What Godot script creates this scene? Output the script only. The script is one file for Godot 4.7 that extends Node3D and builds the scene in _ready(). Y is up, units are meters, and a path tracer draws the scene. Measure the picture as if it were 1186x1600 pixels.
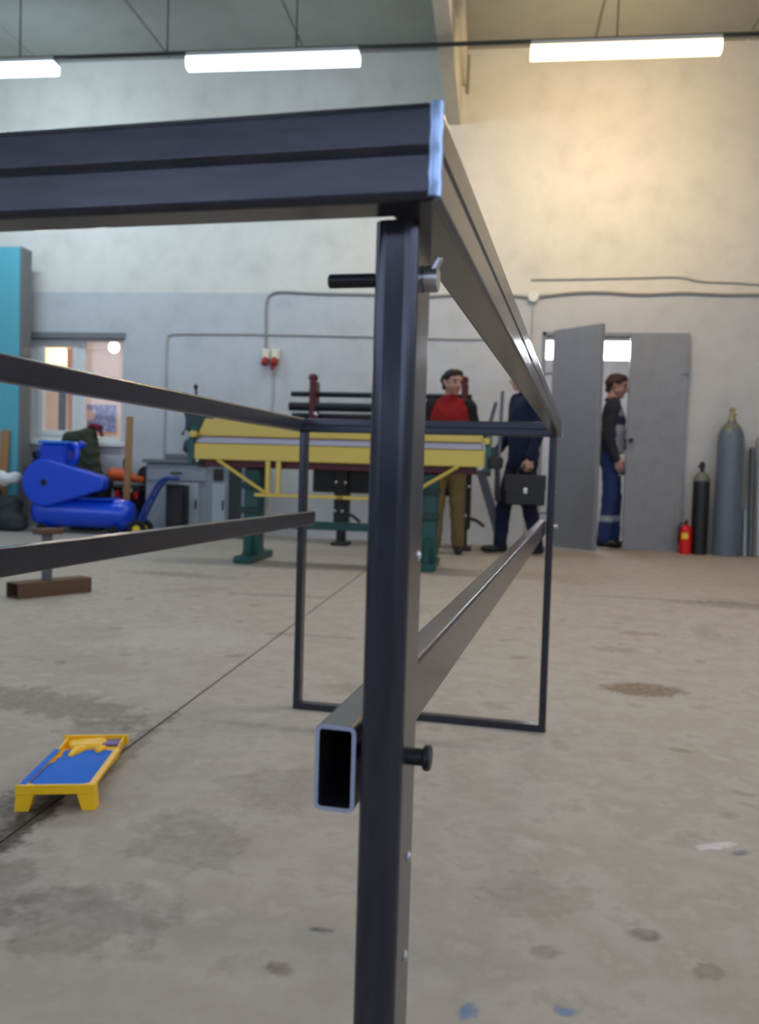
extends Node3D
# A workshop seen past a welded steel table frame. y up, metres; the back wall stands across z.

const WALL_Z := -8.92
const HC := 4.98
var M := {}
var rng := RandomNumberGenerator.new()
var taken := {}

# ------------------------------------------------------------------ naming
func numbered(called: String) -> String:
	taken[called] = taken.get(called, -1) + 1
	return called if taken[called] == 0 else "%s_%03d" % [called, taken[called]]

func tag(o, label, category, group = "", kind = ""):
	if label: o.set_meta("label", label)
	if category: o.set_meta("category", category)
	if group: o.set_meta("group", group)
	if kind: o.set_meta("kind", kind)
	return o

func thing(called, label, category, at = Vector3.ZERO, turn = 0.0, group = ""):
	var o := Node3D.new()
	o.name = numbered(called)
	add_child(o)
	o.position = at
	o.rotation.y = deg_to_rad(turn)
	return tag(o, label, category, group)

func structure(called):
	var o := Node3D.new()
	o.name = called
	add_child(o)
	o.set_meta("kind", "structure")
	return o

func ms():
	var st := SurfaceTool.new()
	st.begin(Mesh.PRIMITIVE_TRIANGLES)
	return st

func part(called, st, m, parent):
	var o := MeshInstance3D.new()
	o.name = called
	if st is SurfaceTool:
		st.index()
		o.mesh = st.commit()
	else:
		o.mesh = st
	o.material_override = m
	o.cast_shadow = GeometryInstance3D.SHADOW_CASTING_SETTING_ON
	if parent == self: o.name = numbered(called)
	parent.add_child(o, true)
	return o

# ------------------------------------------------------------------ shapes
func tri(st, a, b, c, na, nb, nc):
	if (c - a).cross(b - a).dot(na + nb + nc) < 0.0:
		var t = b; b = c; c = t
		t = nb; nb = nc; nc = t
	st.set_normal(na); st.add_vertex(a)
	st.set_normal(nb); st.add_vertex(b)
	st.set_normal(nc); st.add_vertex(c)

func quad(st, a, b, c, d, na, nb, nc, nd):
	tri(st, a, b, c, na, nb, nc)
	tri(st, a, c, d, na, nc, nd)

func fquad(st, a, b, c, d, n):
	quad(st, a, b, c, d, n, n, n, n)

# box with chamfered edges
func box(st, c: Vector3, size: Vector3, bev := 0.0, bs := Basis()):
	var h := size / 2.0
	var b := minf(bev, minf(h.x, minf(h.y, h.z)) * 0.9)
	var P := func(ax: int, s: Vector3) -> Vector3:
		var v := Vector3(h.x - b, h.y - b, h.z - b)
		v[ax] = h[ax]
		return c + bs * (v * s)
	for ax in 3:
		var i := (ax + 1) % 3
		var j := (ax + 2) % 3
		for sg in [-1.0, 1.0]:
			var q := []
			for k in [[-1, -1], [1, -1], [1, 1], [-1, 1]]:
				var s := Vector3.ONE
				s[ax] = sg; s[i] = k[0]; s[j] = k[1]
				q.append(P.call(ax, s))
			var n := Vector3.ZERO
			n[ax] = sg
			n = bs * n
			fquad(st, q[0], q[1], q[2], q[3], n)
	if b <= 0.0: return
	for ax in 3:
		var i := (ax + 1) % 3
		var j := (ax + 2) % 3
		for si in [-1.0, 1.0]:
			for sj in [-1.0, 1.0]:
				var s0 := Vector3.ONE
				s0[i] = si; s0[j] = sj; s0[ax] = -1
				var s1 := s0
				s1[ax] = 1
				var n := Vector3.ZERO
				n[i] = si; n[j] = sj
				n = (bs * n).normalized()
				fquad(st, P.call(i, s0), P.call(j, s0), P.call(j, s1), P.call(i, s1), n)
	for sx in [-1.0, 1.0]:
		for sy in [-1.0, 1.0]:
			for sz in [-1.0, 1.0]:
				var s := Vector3(sx, sy, sz)
				var n := (bs * s).normalized()
				tri(st, P.call(0, s), P.call(1, s), P.call(2, s), n, n, n)

func bx(x0, x1, y0, y1, z0, z1, bev, called, m, parent):
	var st = ms()
	box(st, Vector3((x0 + x1) / 2.0, (y0 + y1) / 2.0, (z0 + z1) / 2.0), Vector3(absf(x1 - x0), absf(y1 - y0), absf(z1 - z0)), bev)
	return part(called, st, m, parent)

func addbox(st, x0, x1, y0, y1, z0, z1, bev := 0.0):
	box(st, Vector3((x0 + x1) / 2.0, (y0 + y1) / 2.0, (z0 + z1) / 2.0), Vector3(absf(x1 - x0), absf(y1 - y0), absf(z1 - z0)), bev)

func rrect(w, h, r, seg := 4) -> PackedVector2Array:
	var p := PackedVector2Array()
	for q in [[1, 1, 0], [-1, 1, 90], [-1, -1, 180], [1, -1, 270]]:
		var c := Vector2(q[0] * (w / 2.0 - r), q[1] * (h / 2.0 - r))
		for k in seg + 1:
			var a := deg_to_rad(q[2] + 90.0 * k / seg)
			p.append(c + r * Vector2(cos(a), sin(a)))
	return p

# rail section: rounded box with a shallow crease half way up both faces
func grooved(w, h, r, gd) -> PackedVector2Array:
	var p := PackedVector2Array()
	var g := 0.0022
	for q in [[1, 1, 0], [-1, 1, 90], [-1, -1, 180], [1, -1, 270]]:
		var c := Vector2(q[0] * (w / 2.0 - r), q[1] * (h / 2.0 - r))
		for k in 6:
			var a := deg_to_rad(q[2] + 18.0 * k)
			p.append(c + r * Vector2(cos(a), sin(a)))
		if q[2] == 90:
			for e in [[0, g], [gd * 0.7, g * 0.5], [gd, 0], [gd * 0.7, -g * 0.5], [0, -g]]: p.append(Vector2(-w / 2.0 + e[0], e[1]))
		if q[2] == 270:
			for e in [[0, -g], [gd * 0.7, -g * 0.5], [gd, 0], [gd * 0.7, g * 0.5], [0, g]]: p.append(Vector2(w / 2.0 - e[0], e[1]))
	return p

# normal where two edges meet: flat faces keep their own normal, fine steps blend, sharp corners stay sharp
func join_normal(a: Vector2, la: float, b: Vector2, lb: float) -> Vector2:
	if a.dot(b) < 0.75: return a
	if la > 2.5 * lb: return a
	if lb > 2.5 * la: return b
	return (a + b).normalized()

func edge_normals(poly: PackedVector2Array) -> Array:
	var n := poly.size()
	var area := 0.0
	for i in n: area += poly[i].cross(poly[(i + 1) % n])
	var sg := 1.0 if area > 0 else -1.0
	var en := []
	for i in n:
		var e := (poly[(i + 1) % n] - poly[i]).normalized()
		en.append(Vector2(e.y, -e.x) * sg)
	var out := []
	for i in n:
		var pv: Vector2 = en[(i + n - 1) % n]
		var nx: Vector2 = en[(i + 1) % n]
		var me: Vector2 = en[i]
		var lm := poly[i].distance_to(poly[(i + 1) % n])
		out.append([join_normal(me, lm, pv, poly[i].distance_to(poly[(i + n - 1) % n])), join_normal(me, lm, nx, poly[(i + 1) % n].distance_to(poly[(i + 2) % n]))])
	return out

# extrude poly (in side/up axes) from p0 to p1; m0, m1 shear the ends along the run by m * side
func sweep(st, p0: Vector3, p1: Vector3, side: Vector3, up: Vector3, poly: PackedVector2Array, m0 := 0.0, m1 := 0.0, cap0 := true, cap1 := true, inward := false):
	var ax := (p1 - p0).normalized()
	var nn := edge_normals(poly)
	var n := poly.size()
	var fl := -1.0 if inward else 1.0
	for i in n:
		var u: Vector2 = poly[i]
		var v: Vector2 = poly[(i + 1) % n]
		var a := p0 + side * u.x + up * u.y + ax * (m0 * u.x)
		var b := p0 + side * v.x + up * v.y + ax * (m0 * v.x)
		var c := p1 + side * v.x + up * v.y + ax * (m1 * v.x)
		var d := p1 + side * u.x + up * u.y + ax * (m1 * u.x)
		var n0: Vector3 = (side * nn[i][0].x + up * nn[i][0].y) * fl
		var n1: Vector3 = (side * nn[i][1].x + up * nn[i][1].y) * fl
		quad(st, a, b, c, d, n0, n1, n1, n0)
	var t := Geometry2D.triangulate_polygon(poly) if cap0 or cap1 else PackedInt32Array()
	for k in range(0, t.size(), 3):
		for e in 2:
			if not [cap0, cap1][e]: continue
			var o: Vector3 = [p0, p1][e]
			var m: float = [m0, m1][e]
			var nv: Vector3 = (-ax if e == 0 else ax)
			var w := []
			for q in 3:
				var u: Vector2 = poly[t[k + q]]
				w.append(o + side * u.x + up * u.y + ax * (m * u.x))
			tri(st, w[0], w[1], w[2], nv, nv, nv)

func hollow(st, p0: Vector3, p1: Vector3, side: Vector3, up: Vector3, w, h, r, wall):
	var o := rrect(w, h, r)
	var i := rrect(w - 2 * wall, h - 2 * wall, maxf(r - wall, 0.0008))
	sweep(st, p0, p1, side, up, o, 0, 0, false, false)
	sweep(st, p0, p1, side, up, i, 0, 0, false, false, true)
	var ax := (p1 - p0).normalized()
	for e in 2:
		var c: Vector3 = [p0, p1][e]
		var n: Vector3 = (-ax if e == 0 else ax)
		for k in o.size():
			var q := (k + 1) % o.size()
			fquad(st, c + side * o[k].x + up * o[k].y, c + side * o[q].x + up * o[q].y, c + side * i[q].x + up * i[q].y, c + side * i[k].x + up * i[k].y, n)

func lathe(st, prof: Array, xf := Transform3D(), seg := 24):
	var n := prof.size()
	for i in n - 1:
		var a: Vector2 = prof[i]
		var b: Vector2 = prof[i + 1]
		if a.distance_to(b) < 1e-6: continue
		var e := (b - a).normalized()
		var me := Vector2(e.y, -e.x)
		var n0 := me
		var n1 := me
		if i > 0:
			var p: Vector2 = (a - prof[i - 1]).normalized()
			var q := Vector2(p.y, -p.x)
			n0 = join_normal(me, a.distance_to(b), q, a.distance_to(prof[i - 1]))
		if i < n - 2:
			var p: Vector2 = (prof[i + 2] - b).normalized()
			var q := Vector2(p.y, -p.x)
			n1 = join_normal(me, a.distance_to(b), q, b.distance_to(prof[i + 2]))
		for k in seg:
			var a0 := TAU * k / seg
			var a1 := TAU * (k + 1) / seg
			var d0 := Vector3(cos(a0), 0, sin(a0))
			var d1 := Vector3(cos(a1), 0, sin(a1))
			var v := [d0 * a.x + Vector3.UP * a.y, d1 * a.x + Vector3.UP * a.y, d1 * b.x + Vector3.UP * b.y, d0 * b.x + Vector3.UP * b.y]
			var w := [d0 * n0.x + Vector3.UP * n0.y, d1 * n0.x + Vector3.UP * n0.y, d1 * n1.x + Vector3.UP * n1.y, d0 * n1.x + Vector3.UP * n1.y]
			for q in 4:
				v[q] = xf * v[q]
				w[q] = xf.basis * w[q]
			if a.x < 1e-6: tri(st, v[0], v[2], v[3], w[0], w[2], w[3])
			elif b.x < 1e-6: tri(st, v[0], v[1], v[2], w[0], w[1], w[2])
			else: quad(st, v[0], v[1], v[2], v[3], w[0], w[1], w[2], w[3])

# profile runs from the bottom axis up: outward normals need (r, y) going up
func turned(prof: Array) -> Array:
	var o := []
	for p in prof: o.append(Vector2(p[0], p[1]))
	return o

func along(p: Vector3, d: Vector3) -> Transform3D:
	var y := d.normalized()
	var x := (Vector3.RIGHT if absf(y.x) < 0.8 else Vector3.FORWARD).cross(y).normalized()
	return Transform3D(Basis(x, y, x.cross(y)), p)

func cyl(st, a: Vector3, b: Vector3, r, seg := 16, bev := 0.0, r2 := -1.0):
	if r2 < 0.0: r2 = r
	var l := a.distance_to(b)
	if bev > 0.0:
		lathe(st, turned([[0, 0], [r - bev, 0], [r, bev], [r2, l - bev], [r2 - bev, l], [0, l]]), along(a, b - a), seg)
	else:
		lathe(st, turned([[0, 0], [r, 0], [r2, l], [0, l]]), along(a, b - a), seg)

func tube(st, pts: Array, r, seg := 8):
	var n := pts.size()
	var rings := []
	var t: Vector3 = (pts[1] - pts[0]).normalized()
	var u: Vector3 = along(pts[0], t).basis.x
	for i in n:
		var d: Vector3 = ((pts[mini(i + 1, n - 1)] - pts[maxi(i - 1, 0)]) as Vector3).normalized()
		u = (u - d * u.dot(d)).normalized()
		var v := d.cross(u)
		var ring := []
		for k in seg:
			var a := TAU * k / seg
			ring.append(u * cos(a) + v * sin(a))
		rings.append(ring)
	for i in n - 1:
		for k in seg:
			var q := (k + 1) % seg
			var a0: Vector3 = rings[i][k]
			var a1: Vector3 = rings[i][q]
			var b0: Vector3 = rings[i + 1][k]
			var b1: Vector3 = rings[i + 1][q]
			quad(st, pts[i] + a0 * r, pts[i] + a1 * r, pts[i + 1] + b1 * r, pts[i + 1] + b0 * r, a0, a1, b1, b0)
	for e in 2:
		var c: Vector3 = pts[0] if e == 0 else pts[n - 1]
		var nv: Vector3 = (pts[0] - pts[1] if e == 0 else pts[n - 1] - pts[n - 2]).normalized()
		var ring: Array = rings[0] if e == 0 else rings[n - 1]
		for k in seg:
			tri(st, c, c + ring[k] * r, c + ring[(k + 1) % seg] * r, nv, nv, nv)

func curve(pts: Array, step := 6) -> Array:
	var out := []
	var n := pts.size()
	for i in n - 1:
		var p0: Vector3 = pts[maxi(i - 1, 0)]
		var p1: Vector3 = pts[i]
		var p2: Vector3 = pts[i + 1]
		var p3: Vector3 = pts[mini(i + 2, n - 1)]
		for k in step:
			out.append(p1.cubic_interpolate(p2, p0, p3, float(k) / step))
	out.append(pts[n - 1])
	return out

func ball(st, c: Vector3, r: Vector3, seg := 16):
	var prof := []
	for k in 9:
		var a := -PI / 2 + PI * k / 8.0
		prof.append(Vector2(cos(a) if k > 0 and k < 8 else 0.0, sin(a)))
	lathe(st, prof, Transform3D(Basis.from_scale(r), c), seg)

# ------------------------------------------------------------------ bodies: tapered capsules joined and meshed as surface nets
func sdf(store: Dictionary, bones: Array, cell: float, k: float, xf := Transform3D(), color = null, wrinkle := 0.0):
	var lo := Vector3.INF
	var hi := -Vector3.INF
	for b in bones:
		var r: float = maxf(b[2], b[3]) + k + 3 * cell
		lo = lo.min((b[0] as Vector3).min(b[1]) - Vector3.ONE * r)
		hi = hi.max((b[0] as Vector3).max(b[1]) + Vector3.ONE * r)
	var nx := int((hi.x - lo.x) / cell) + 2
	var ny := int((hi.y - lo.y) / cell) + 2
	var nz := int((hi.z - lo.z) / cell) + 2
	var sy := nx
	var sz := nx * ny
	var val := PackedFloat32Array()
	val.resize(nx * ny * nz)
	val.fill(1.0)
	for b in bones:
		var a: Vector3 = b[0]
		var ba: Vector3 = b[1] - a
		var ra: float = b[2]
		var dr: float = b[3] - ra
		var bb := maxf(ba.length_squared(), 1e-9)
		var r: float = maxf(b[2], b[3]) + k + 2 * cell
		var l := ((b[0] as Vector3).min(b[1]) - Vector3.ONE * r - lo) / cell
		var h := ((b[0] as Vector3).max(b[1]) + Vector3.ONE * r - lo) / cell
		for z in range(maxi(int(l.z), 0), mini(int(h.z) + 1, nz)):
			for y in range(maxi(int(l.y), 0), mini(int(h.y) + 1, ny)):
				var row := z * sz + y * sy
				var pa := lo + Vector3(0, y, z) * cell - a
				for x in range(maxi(int(l.x), 0), mini(int(h.x) + 1, nx)):
					var p := pa
					p.x += x * cell
					var t := clampf(p.dot(ba) / bb, 0.0, 1.0)
					var d := (p - ba * t).length() - ra - dr * t
					var o := val[row + x]
					var e := maxf(k - absf(o - d), 0.0) / k
					val[row + x] = minf(o, d) - e * e * k * 0.25
	if wrinkle > 0.0:
		for z in nz:
			for y in ny:
				for x in nx:
					var q := z * sz + y * sy + x
					if absf(val[q]) < 0.03:
						var p := lo + Vector3(x, y, z) * cell
						val[q] += wrinkle * (sin(p.y * 55.0 + 4.0 * sin(p.x * 17.0 + p.z * 11.0)) + 0.6 * sin(p.y * 23.0 + p.x * 38.0 + p.z * 31.0))
	var vi := {}
	var base: int = store.v.size()
	var corner := [0, 1, sy, sy + 1, sz, sz + 1, sz + sy, sz + sy + 1]
	var off := [Vector3(0, 0, 0), Vector3(1, 0, 0), Vector3(0, 1, 0), Vector3(1, 1, 0), Vector3(0, 0, 1), Vector3(1, 0, 1), Vector3(0, 1, 1), Vector3(1, 1, 1)]
	var edges := [[0, 1], [2, 3], [4, 5], [6, 7], [0, 2], [1, 3], [4, 6], [5, 7], [0, 4], [1, 5], [2, 6], [3, 7]]
	var vs := PackedVector3Array()
	for z in nz - 1:
		for y in ny - 1:
			var row := z * sz + y * sy
			for x in nx - 1:
				var q := row + x
				var v0 := val[q]
				if v0 > 0.1: continue
				var s := v0 < 0.0
				if s == (val[q + 1] < 0.0) and s == (val[q + sy] < 0.0) and s == (val[q + sz] < 0.0) and s == (val[q + sy + 1] < 0.0) and s == (val[q + sz + 1] < 0.0) and s == (val[q + sz + sy] < 0.0) and s == (val[q + sz + sy + 1] < 0.0):
					continue
				var sum := Vector3.ZERO
				var cnt := 0
				for e in edges:
					var a := val[q + corner[e[0]]]
					var b := val[q + corner[e[1]]]
					if (a < 0.0) != (b < 0.0):
						sum += (off[e[0]] as Vector3).lerp(off[e[1]], a / (a - b))
						cnt += 1
				vi[q] = vs.size()
				vs.append(lo + (Vector3(x, y, z) + sum / cnt) * cell)
	var idx := PackedInt32Array()
	var nr := PackedVector3Array()
	nr.resize(vs.size())
	for q in vi:
		var s := val[q] < 0.0
		for e in [[1, sy, sz], [sy, sz, 1], [sz, 1, sy]]:
			if (val[q + e[0]] < 0.0) == s: continue
			var i0 = vi.get(q)
			var i1 = vi.get(q - e[1])
			var i2 = vi.get(q - e[1] - e[2])
			var i3 = vi.get(q - e[2])
			if i1 == null or i2 == null or i3 == null: continue
			var f := [i0, i1, i2, i3] if not s else [i0, i3, i2, i1]
			var n := (vs[f[2]] - vs[f[0]]).cross(vs[f[3]] - vs[f[1]])
			for w in f: nr[w] -= n
			for w in [0, 1, 2, 0, 2, 3]: idx.append(base + f[w])
	var flip := 0.0
	for i in vs.size(): flip += nr[i].dot(vs[i] - (bones[0][0] as Vector3))
	for i in vs.size():
		var n := nr[i].normalized()
		store.v.append(xf * vs[i])
		store.n.append((xf.basis * (n if flip > 0 else -n)).normalized())
		store.c.append(color.call(vs[i]) if color is Callable else (color if color != null else Color.WHITE))
	if flip < 0:
		for i in range(0, idx.size(), 3):
			var t := idx[i + 1]
			idx[i + 1] = idx[i + 2]
			idx[i + 2] = t
	store.i.append_array(idx)

func fresh() -> Dictionary:
	return {"v": PackedVector3Array(), "n": PackedVector3Array(), "c": PackedColorArray(), "i": PackedInt32Array()}

func done(s: Dictionary) -> ArrayMesh:
	var a := []
	a.resize(Mesh.ARRAY_MAX)
	a[Mesh.ARRAY_VERTEX] = s.v
	a[Mesh.ARRAY_NORMAL] = s.n
	a[Mesh.ARRAY_COLOR] = s.c
	a[Mesh.ARRAY_INDEX] = s.i
	var m := ArrayMesh.new()
	m.add_surface_from_arrays(Mesh.PRIMITIVE_TRIANGLES, a)
	return m

# ------------------------------------------------------------------ materials
func noise_tex(freq, colors: Array, octaves := 4, seed_ := 1, size := 512, kind = FastNoiseLite.TYPE_SIMPLEX_SMOOTH) -> NoiseTexture2D:
	var n := FastNoiseLite.new()
	n.noise_type = kind
	n.frequency = freq
	n.fractal_octaves = octaves
	n.seed = seed_
	n.fractal_gain = 0.62 if octaves > 6 else 0.5
	var t := NoiseTexture2D.new()
	t.width = size
	t.height = size
	t.seamless = true
	t.noise = n
	var g := Gradient.new()
	var off := PackedFloat32Array()
	var cs := PackedColorArray()
	for i in colors.size():
		off.append(float(i) / (colors.size() - 1))
		cs.append(colors[i])
	g.offsets = off
	g.colors = cs
	t.color_ramp = g
	return t

func mat(called, color: Color, rough := 0.7, metal := 0.0, tex = null, scale := 1.0, world := true) -> StandardMaterial3D:
	var m := StandardMaterial3D.new()
	m.resource_name = called
	m.albedo_color = color
	m.roughness = rough
	m.metallic = metal
	if tex:
		m.albedo_texture = tex
		m.uv1_triplanar = true
		m.uv1_world_triplanar = world
		m.uv1_scale = Vector3.ONE * scale
	M[called] = m
	return m


func glow(called, color: Color, energy) -> StandardMaterial3D:
	var m := mat(called, Color(0.9, 0.9, 0.9), 0.4)
	m.emission_enabled = true
	m.emission = color
	m.emission_energy_multiplier = energy
	return m

func grey(v) -> Color: return Color(v, v, v)

func make_materials():
	var mottle := noise_tex(0.012, [grey(0.93), grey(0.975), grey(1.0), grey(0.965)], 5, 3)
	var fine := noise_tex(0.05, [grey(0.85), grey(1.0)], 4, 8)
	mat("plaster", Color(0.85, 0.84, 0.80), 0.9, 0, mottle, 0.35)
	mat("band_paint", Color(0.75, 0.76, 0.765), 0.75, 0, mottle, 0.4)
	mat("ceiling_panel", Color(0.60, 0.61, 0.58), 0.8, 0, mottle, 0.3)
	mat("beam_paint", Color(0.80, 0.78, 0.72), 0.7, 0, mottle, 0.5)
	mat("office_wall", Color(0.85, 0.81, 0.80), 0.9, 0, mottle, 0.5)
	mat("store_wall", Color(0.80, 0.80, 0.80), 0.9, 0, mottle, 0.5)
	mat("joint", Color(0.38, 0.34, 0.29), 0.95)
	mat("white_plastic", Color(0.86, 0.87, 0.86), 0.45)
	mat("lamp_body", Color(0.80, 0.80, 0.78), 0.5)
	mat("black_plastic", Color(0.05, 0.05, 0.055), 0.5)
	mat("black_rubber", Color(0.07, 0.07, 0.07), 0.85)
	mat("cable_grey", Color(0.55, 0.545, 0.53), 0.7)
	mat("cable_pale", Color(0.69, 0.685, 0.675), 0.7)
	mat("conduit", Color(0.22, 0.23, 0.22), 0.6, 0.2)
	# mill-scale steel: bluish, streaked
	var st := noise_tex(0.02, [Color(0.86, 0.87, 0.90), Color(1, 1, 1), Color(0.93, 0.92, 0.93), Color(0.82, 0.83, 0.88)], 5, 21)
	mat("steel_post", Color(0.235, 0.24, 0.268), 0.2, 0.5, st, 9.0, false)
	M.steel_post.uv1_scale = Vector3(9, 1.6, 9)
	mat("steel_warm", Color(0.235, 0.24, 0.268), 0.2, 0.5, st, 7.0, false)
	M.steel_warm.uv1_scale = Vector3(9, 9, 1.4)
	mat("steel_cross", Color(0.235, 0.24, 0.268), 0.2, 0.5, st, 9.0, false)
	M.steel_cross.uv1_scale = Vector3(1.6, 9, 9)
	for e in ["steel_post", "steel_warm", "steel_cross"]: M[e].metallic_specular = 0.55
	mat("added_gate_dark", Color(0.24, 0.25, 0.27), 0.6)
	mat("glint_steel", Color(0.62, 0.70, 0.82), 0.32, 0.9)  # pale blue that paints the corner reflection into the colour
	mat("dark_steel_blue", Color(0.07, 0.085, 0.10), 0.45, 0.3)
	mat("blue_top", Color(0.16, 0.46, 0.85), 0.3)
	mat("blue_tube", Color(0.10, 0.22, 0.55), 0.4)
	mat("yellow_tag_dull", Color(0.41, 0.42, 0.38), 0.5)
	mat("cable_tan", Color(0.60, 0.55, 0.46), 0.7)
	mat("cut_steel", Color(0.72, 0.76, 0.86), 0.35, 0.8)
	mat("bolt_steel", Color(0.78, 0.78, 0.78), 0.3, 0.9)
	mat("dark_steel", Color(0.20, 0.20, 0.215), 0.45, 0.7)
	mat("rust_steel", Color(1, 1, 1), 0.8, 0.2, noise_tex(0.03, [Color(0.28, 0.20, 0.15), Color(0.40, 0.30, 0.23), Color(0.33, 0.26, 0.22)], 4, 31), 3.0)
	mat("door_grey", Color(0.52, 0.535, 0.56), 0.42, 0.0, mottle, 0.8)
	mat("teal_sheet", Color(0.35, 0.67, 0.73), 0.45)
	mat("panel_edge", Color(0.46, 0.47, 0.47), 0.6)
	mat("blue_enamel", Color(0.0, 0.28, 0.85), 0.28)
	M.blue_enamel.clearcoat_enabled = true
	M.blue_enamel.clearcoat = 0.5
	M.blue_enamel.clearcoat_roughness = 0.15
	mat("yellow_paint", Color(0.80, 0.70, 0.30), 0.32)
	mat("green_paint", Color(0.08, 0.29, 0.27), 0.45)
	mat("dark_green", Color(0.10, 0.20, 0.20), 0.5)
	mat("red_paint", Color(0.31, 0.05, 0.09), 0.5)
	mat("bright_red", Color(0.80, 0.04, 0.05), 0.35)
	mat("socket_red", Color(0.58, 0.06, 0.08), 0.4)
	mat("cream_plastic", Color(0.87, 0.85, 0.76), 0.45)
	mat("bright_metal", Color(0.68, 0.66, 0.69), 0.42, 0.8)
	mat("bench_grey", Color(0.52, 0.55, 0.59), 0.55, 0, mottle, 0.8)
	mat("bench_top", Color(0.40, 0.42, 0.43), 0.6, 0, mottle, 0.8)
	mat("bench_door", Color(0.62, 0.67, 0.70), 0.55, 0, mottle, 0.8)
	mat("wood", Color(1, 1, 1), 0.8, 0, noise_tex(0.02, [Color(0.52, 0.36, 0.22), Color(0.66, 0.49, 0.32), Color(0.58, 0.41, 0.26)], 4, 41), 1.0, false)
	M.wood.uv1_scale = Vector3(9, 0.9, 9)
	mat("orange_plastic", Color(0.86, 0.36, 0.12), 0.5)
	mat("olive_cloth", Color(0.25, 0.27, 0.20), 0.95, 0, fine, 4.0)
	mat("maroon_cloth", Color(0.40, 0.08, 0.16), 0.95)
	mat("tarp", Color(0.20, 0.22, 0.23), 0.8, 0, fine, 3.0)
	mat("cyl_grey", Color(0.40, 0.45, 0.51), 0.34, 0, fine, 1.2)
	mat("cyl_black", Color(0.085, 0.095, 0.11), 0.4)
	mat("brass", Color(0.60, 0.55, 0.40), 0.35, 0.85)
	mat("yellow_tag", Color(0.90, 0.78, 0.20), 0.5)
	mat("pipe_grey", Color(0.62, 0.66, 0.68), 0.4, 0.3)
	mat("pipe_dark", Color(0.36, 0.38, 0.40), 0.4, 0.4)
	mat("tray_yellow", Color(0.95, 0.74, 0.06), 0.4)
	mat("wet_blue", Color(0.02, 0.44, 0.86), 0.55, 0, noise_tex(0.03, [Color(0.8, 0.85, 0.95), Color(1, 1, 1), Color(0.9, 0.95, 1)], 4, 51), 6.0)
	M.wet_blue.metallic_specular = 0.2
	mat("dried_mauve", Color(0.50, 0.42, 0.62), 0.6)
	mat("paper", Color(0.88, 0.88, 0.87), 0.9)
	mat("curtain", Color(0.82, 0.63, 0.46), 0.95)
	M.curtain.backlight_enabled = true
	M.curtain.backlight = Color(0.5, 0.4, 0.3)
	mat("curtain_blue", Color(0.27, 0.32, 0.42), 0.95)
	var p := Image.create(64, 56, false, Image.FORMAT_RGB8)
	var pn := FastNoiseLite.new()
	pn.seed = 5
	pn.frequency = 0.11
	for y in 56:
		for x in 64:
			var v := pn.get_noise_2d(x, y)
			var c := Color(0.34, 0.42, 0.74).lerp(Color(0.66, 0.68, 0.86), clampf(v * 1.6 + 0.25, 0, 1))
			if Vector2(x - 18, y - 20).length() < 10.0 + 5.0 * v: c = Color(0.86, 0.76, 0.78)
			if y > 50: c = Color(0.93, 0.70, 0.46)
			p.set_pixel(x, y, c)
	mat("poster_print", Color.WHITE, 0.6)
	M.poster_print.albedo_texture = ImageTexture.create_from_image(p)
	var g := mat("pane", Color(0.95, 0.97, 1.0, 0.06), 0.03)
	g.transparency = BaseMaterial3D.TRANSPARENCY_ALPHA
	# cloth and skin
	for e in [["red_knit", Color(0.50, 0.035, 0.05)], ["dark_sleeve", Color(0.07, 0.085, 0.08)], ["khaki", Color(0.42, 0.36, 0.22)], ["navy_suit", Color(0.045, 0.085, 0.20)], ["navy_trousers", Color(0.04, 0.075, 0.19)], ["denim", Color(0.13, 0.21, 0.42)], ["jacket_dark", Color(0.16, 0.175, 0.22)], ["jacket_pale", Color(0.60, 0.60, 0.66)], ["shirt_white", Color(0.78, 0.80, 0.84)]]:
		var m := mat(e[0], e[1], 0.95)
		m.rim_enabled = true
		m.rim = 0.3
		m.rim_tint = 0.7
		m.uv1_triplanar = true
		m.uv1_scale = Vector3.ONE * 6.0
	mat("leather", Color(0.035, 0.032, 0.035), 0.45)
	mat("hair_dark", Color(0.10, 0.07, 0.065), 0.7)
	mat("hair_brown", Color(0.22, 0.155, 0.14), 0.7)
	mat("eye_dark", Color(0.05, 0.04, 0.04), 0.2)
	mat("cloth", Color.WHITE, 0.95)
	M.cloth.vertex_color_use_as_albedo = true
	mat("skin", Color.WHITE, 0.55)
	M.skin.vertex_color_use_as_albedo = true
	M.skin.subsurf_scatter_enabled = true
	M.skin.subsurf_scatter_strength = 0.1
	glow("cool_tube_light", Color(0.86, 0.94, 1.0), 5.0)
	glow("warm_tube_light", Color(1.0, 0.90, 0.72), 5.0)
	glow("store_light", Color(0.97, 0.96, 1.0), 6.0)
	glow("office_bulb_warm", Color(1.0, 0.80, 0.50), 3.5)
	glow("office_bulb_white", Color(1.0, 0.96, 0.92), 6.0)
	# concrete
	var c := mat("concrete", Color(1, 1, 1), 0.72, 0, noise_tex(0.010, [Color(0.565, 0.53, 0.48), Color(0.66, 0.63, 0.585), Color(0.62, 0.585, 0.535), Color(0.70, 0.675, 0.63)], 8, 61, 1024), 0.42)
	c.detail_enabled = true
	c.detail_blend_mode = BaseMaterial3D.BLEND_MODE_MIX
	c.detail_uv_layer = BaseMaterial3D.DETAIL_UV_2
	c.detail_albedo = ImageTexture.create_from_image(stain_image())

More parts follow.
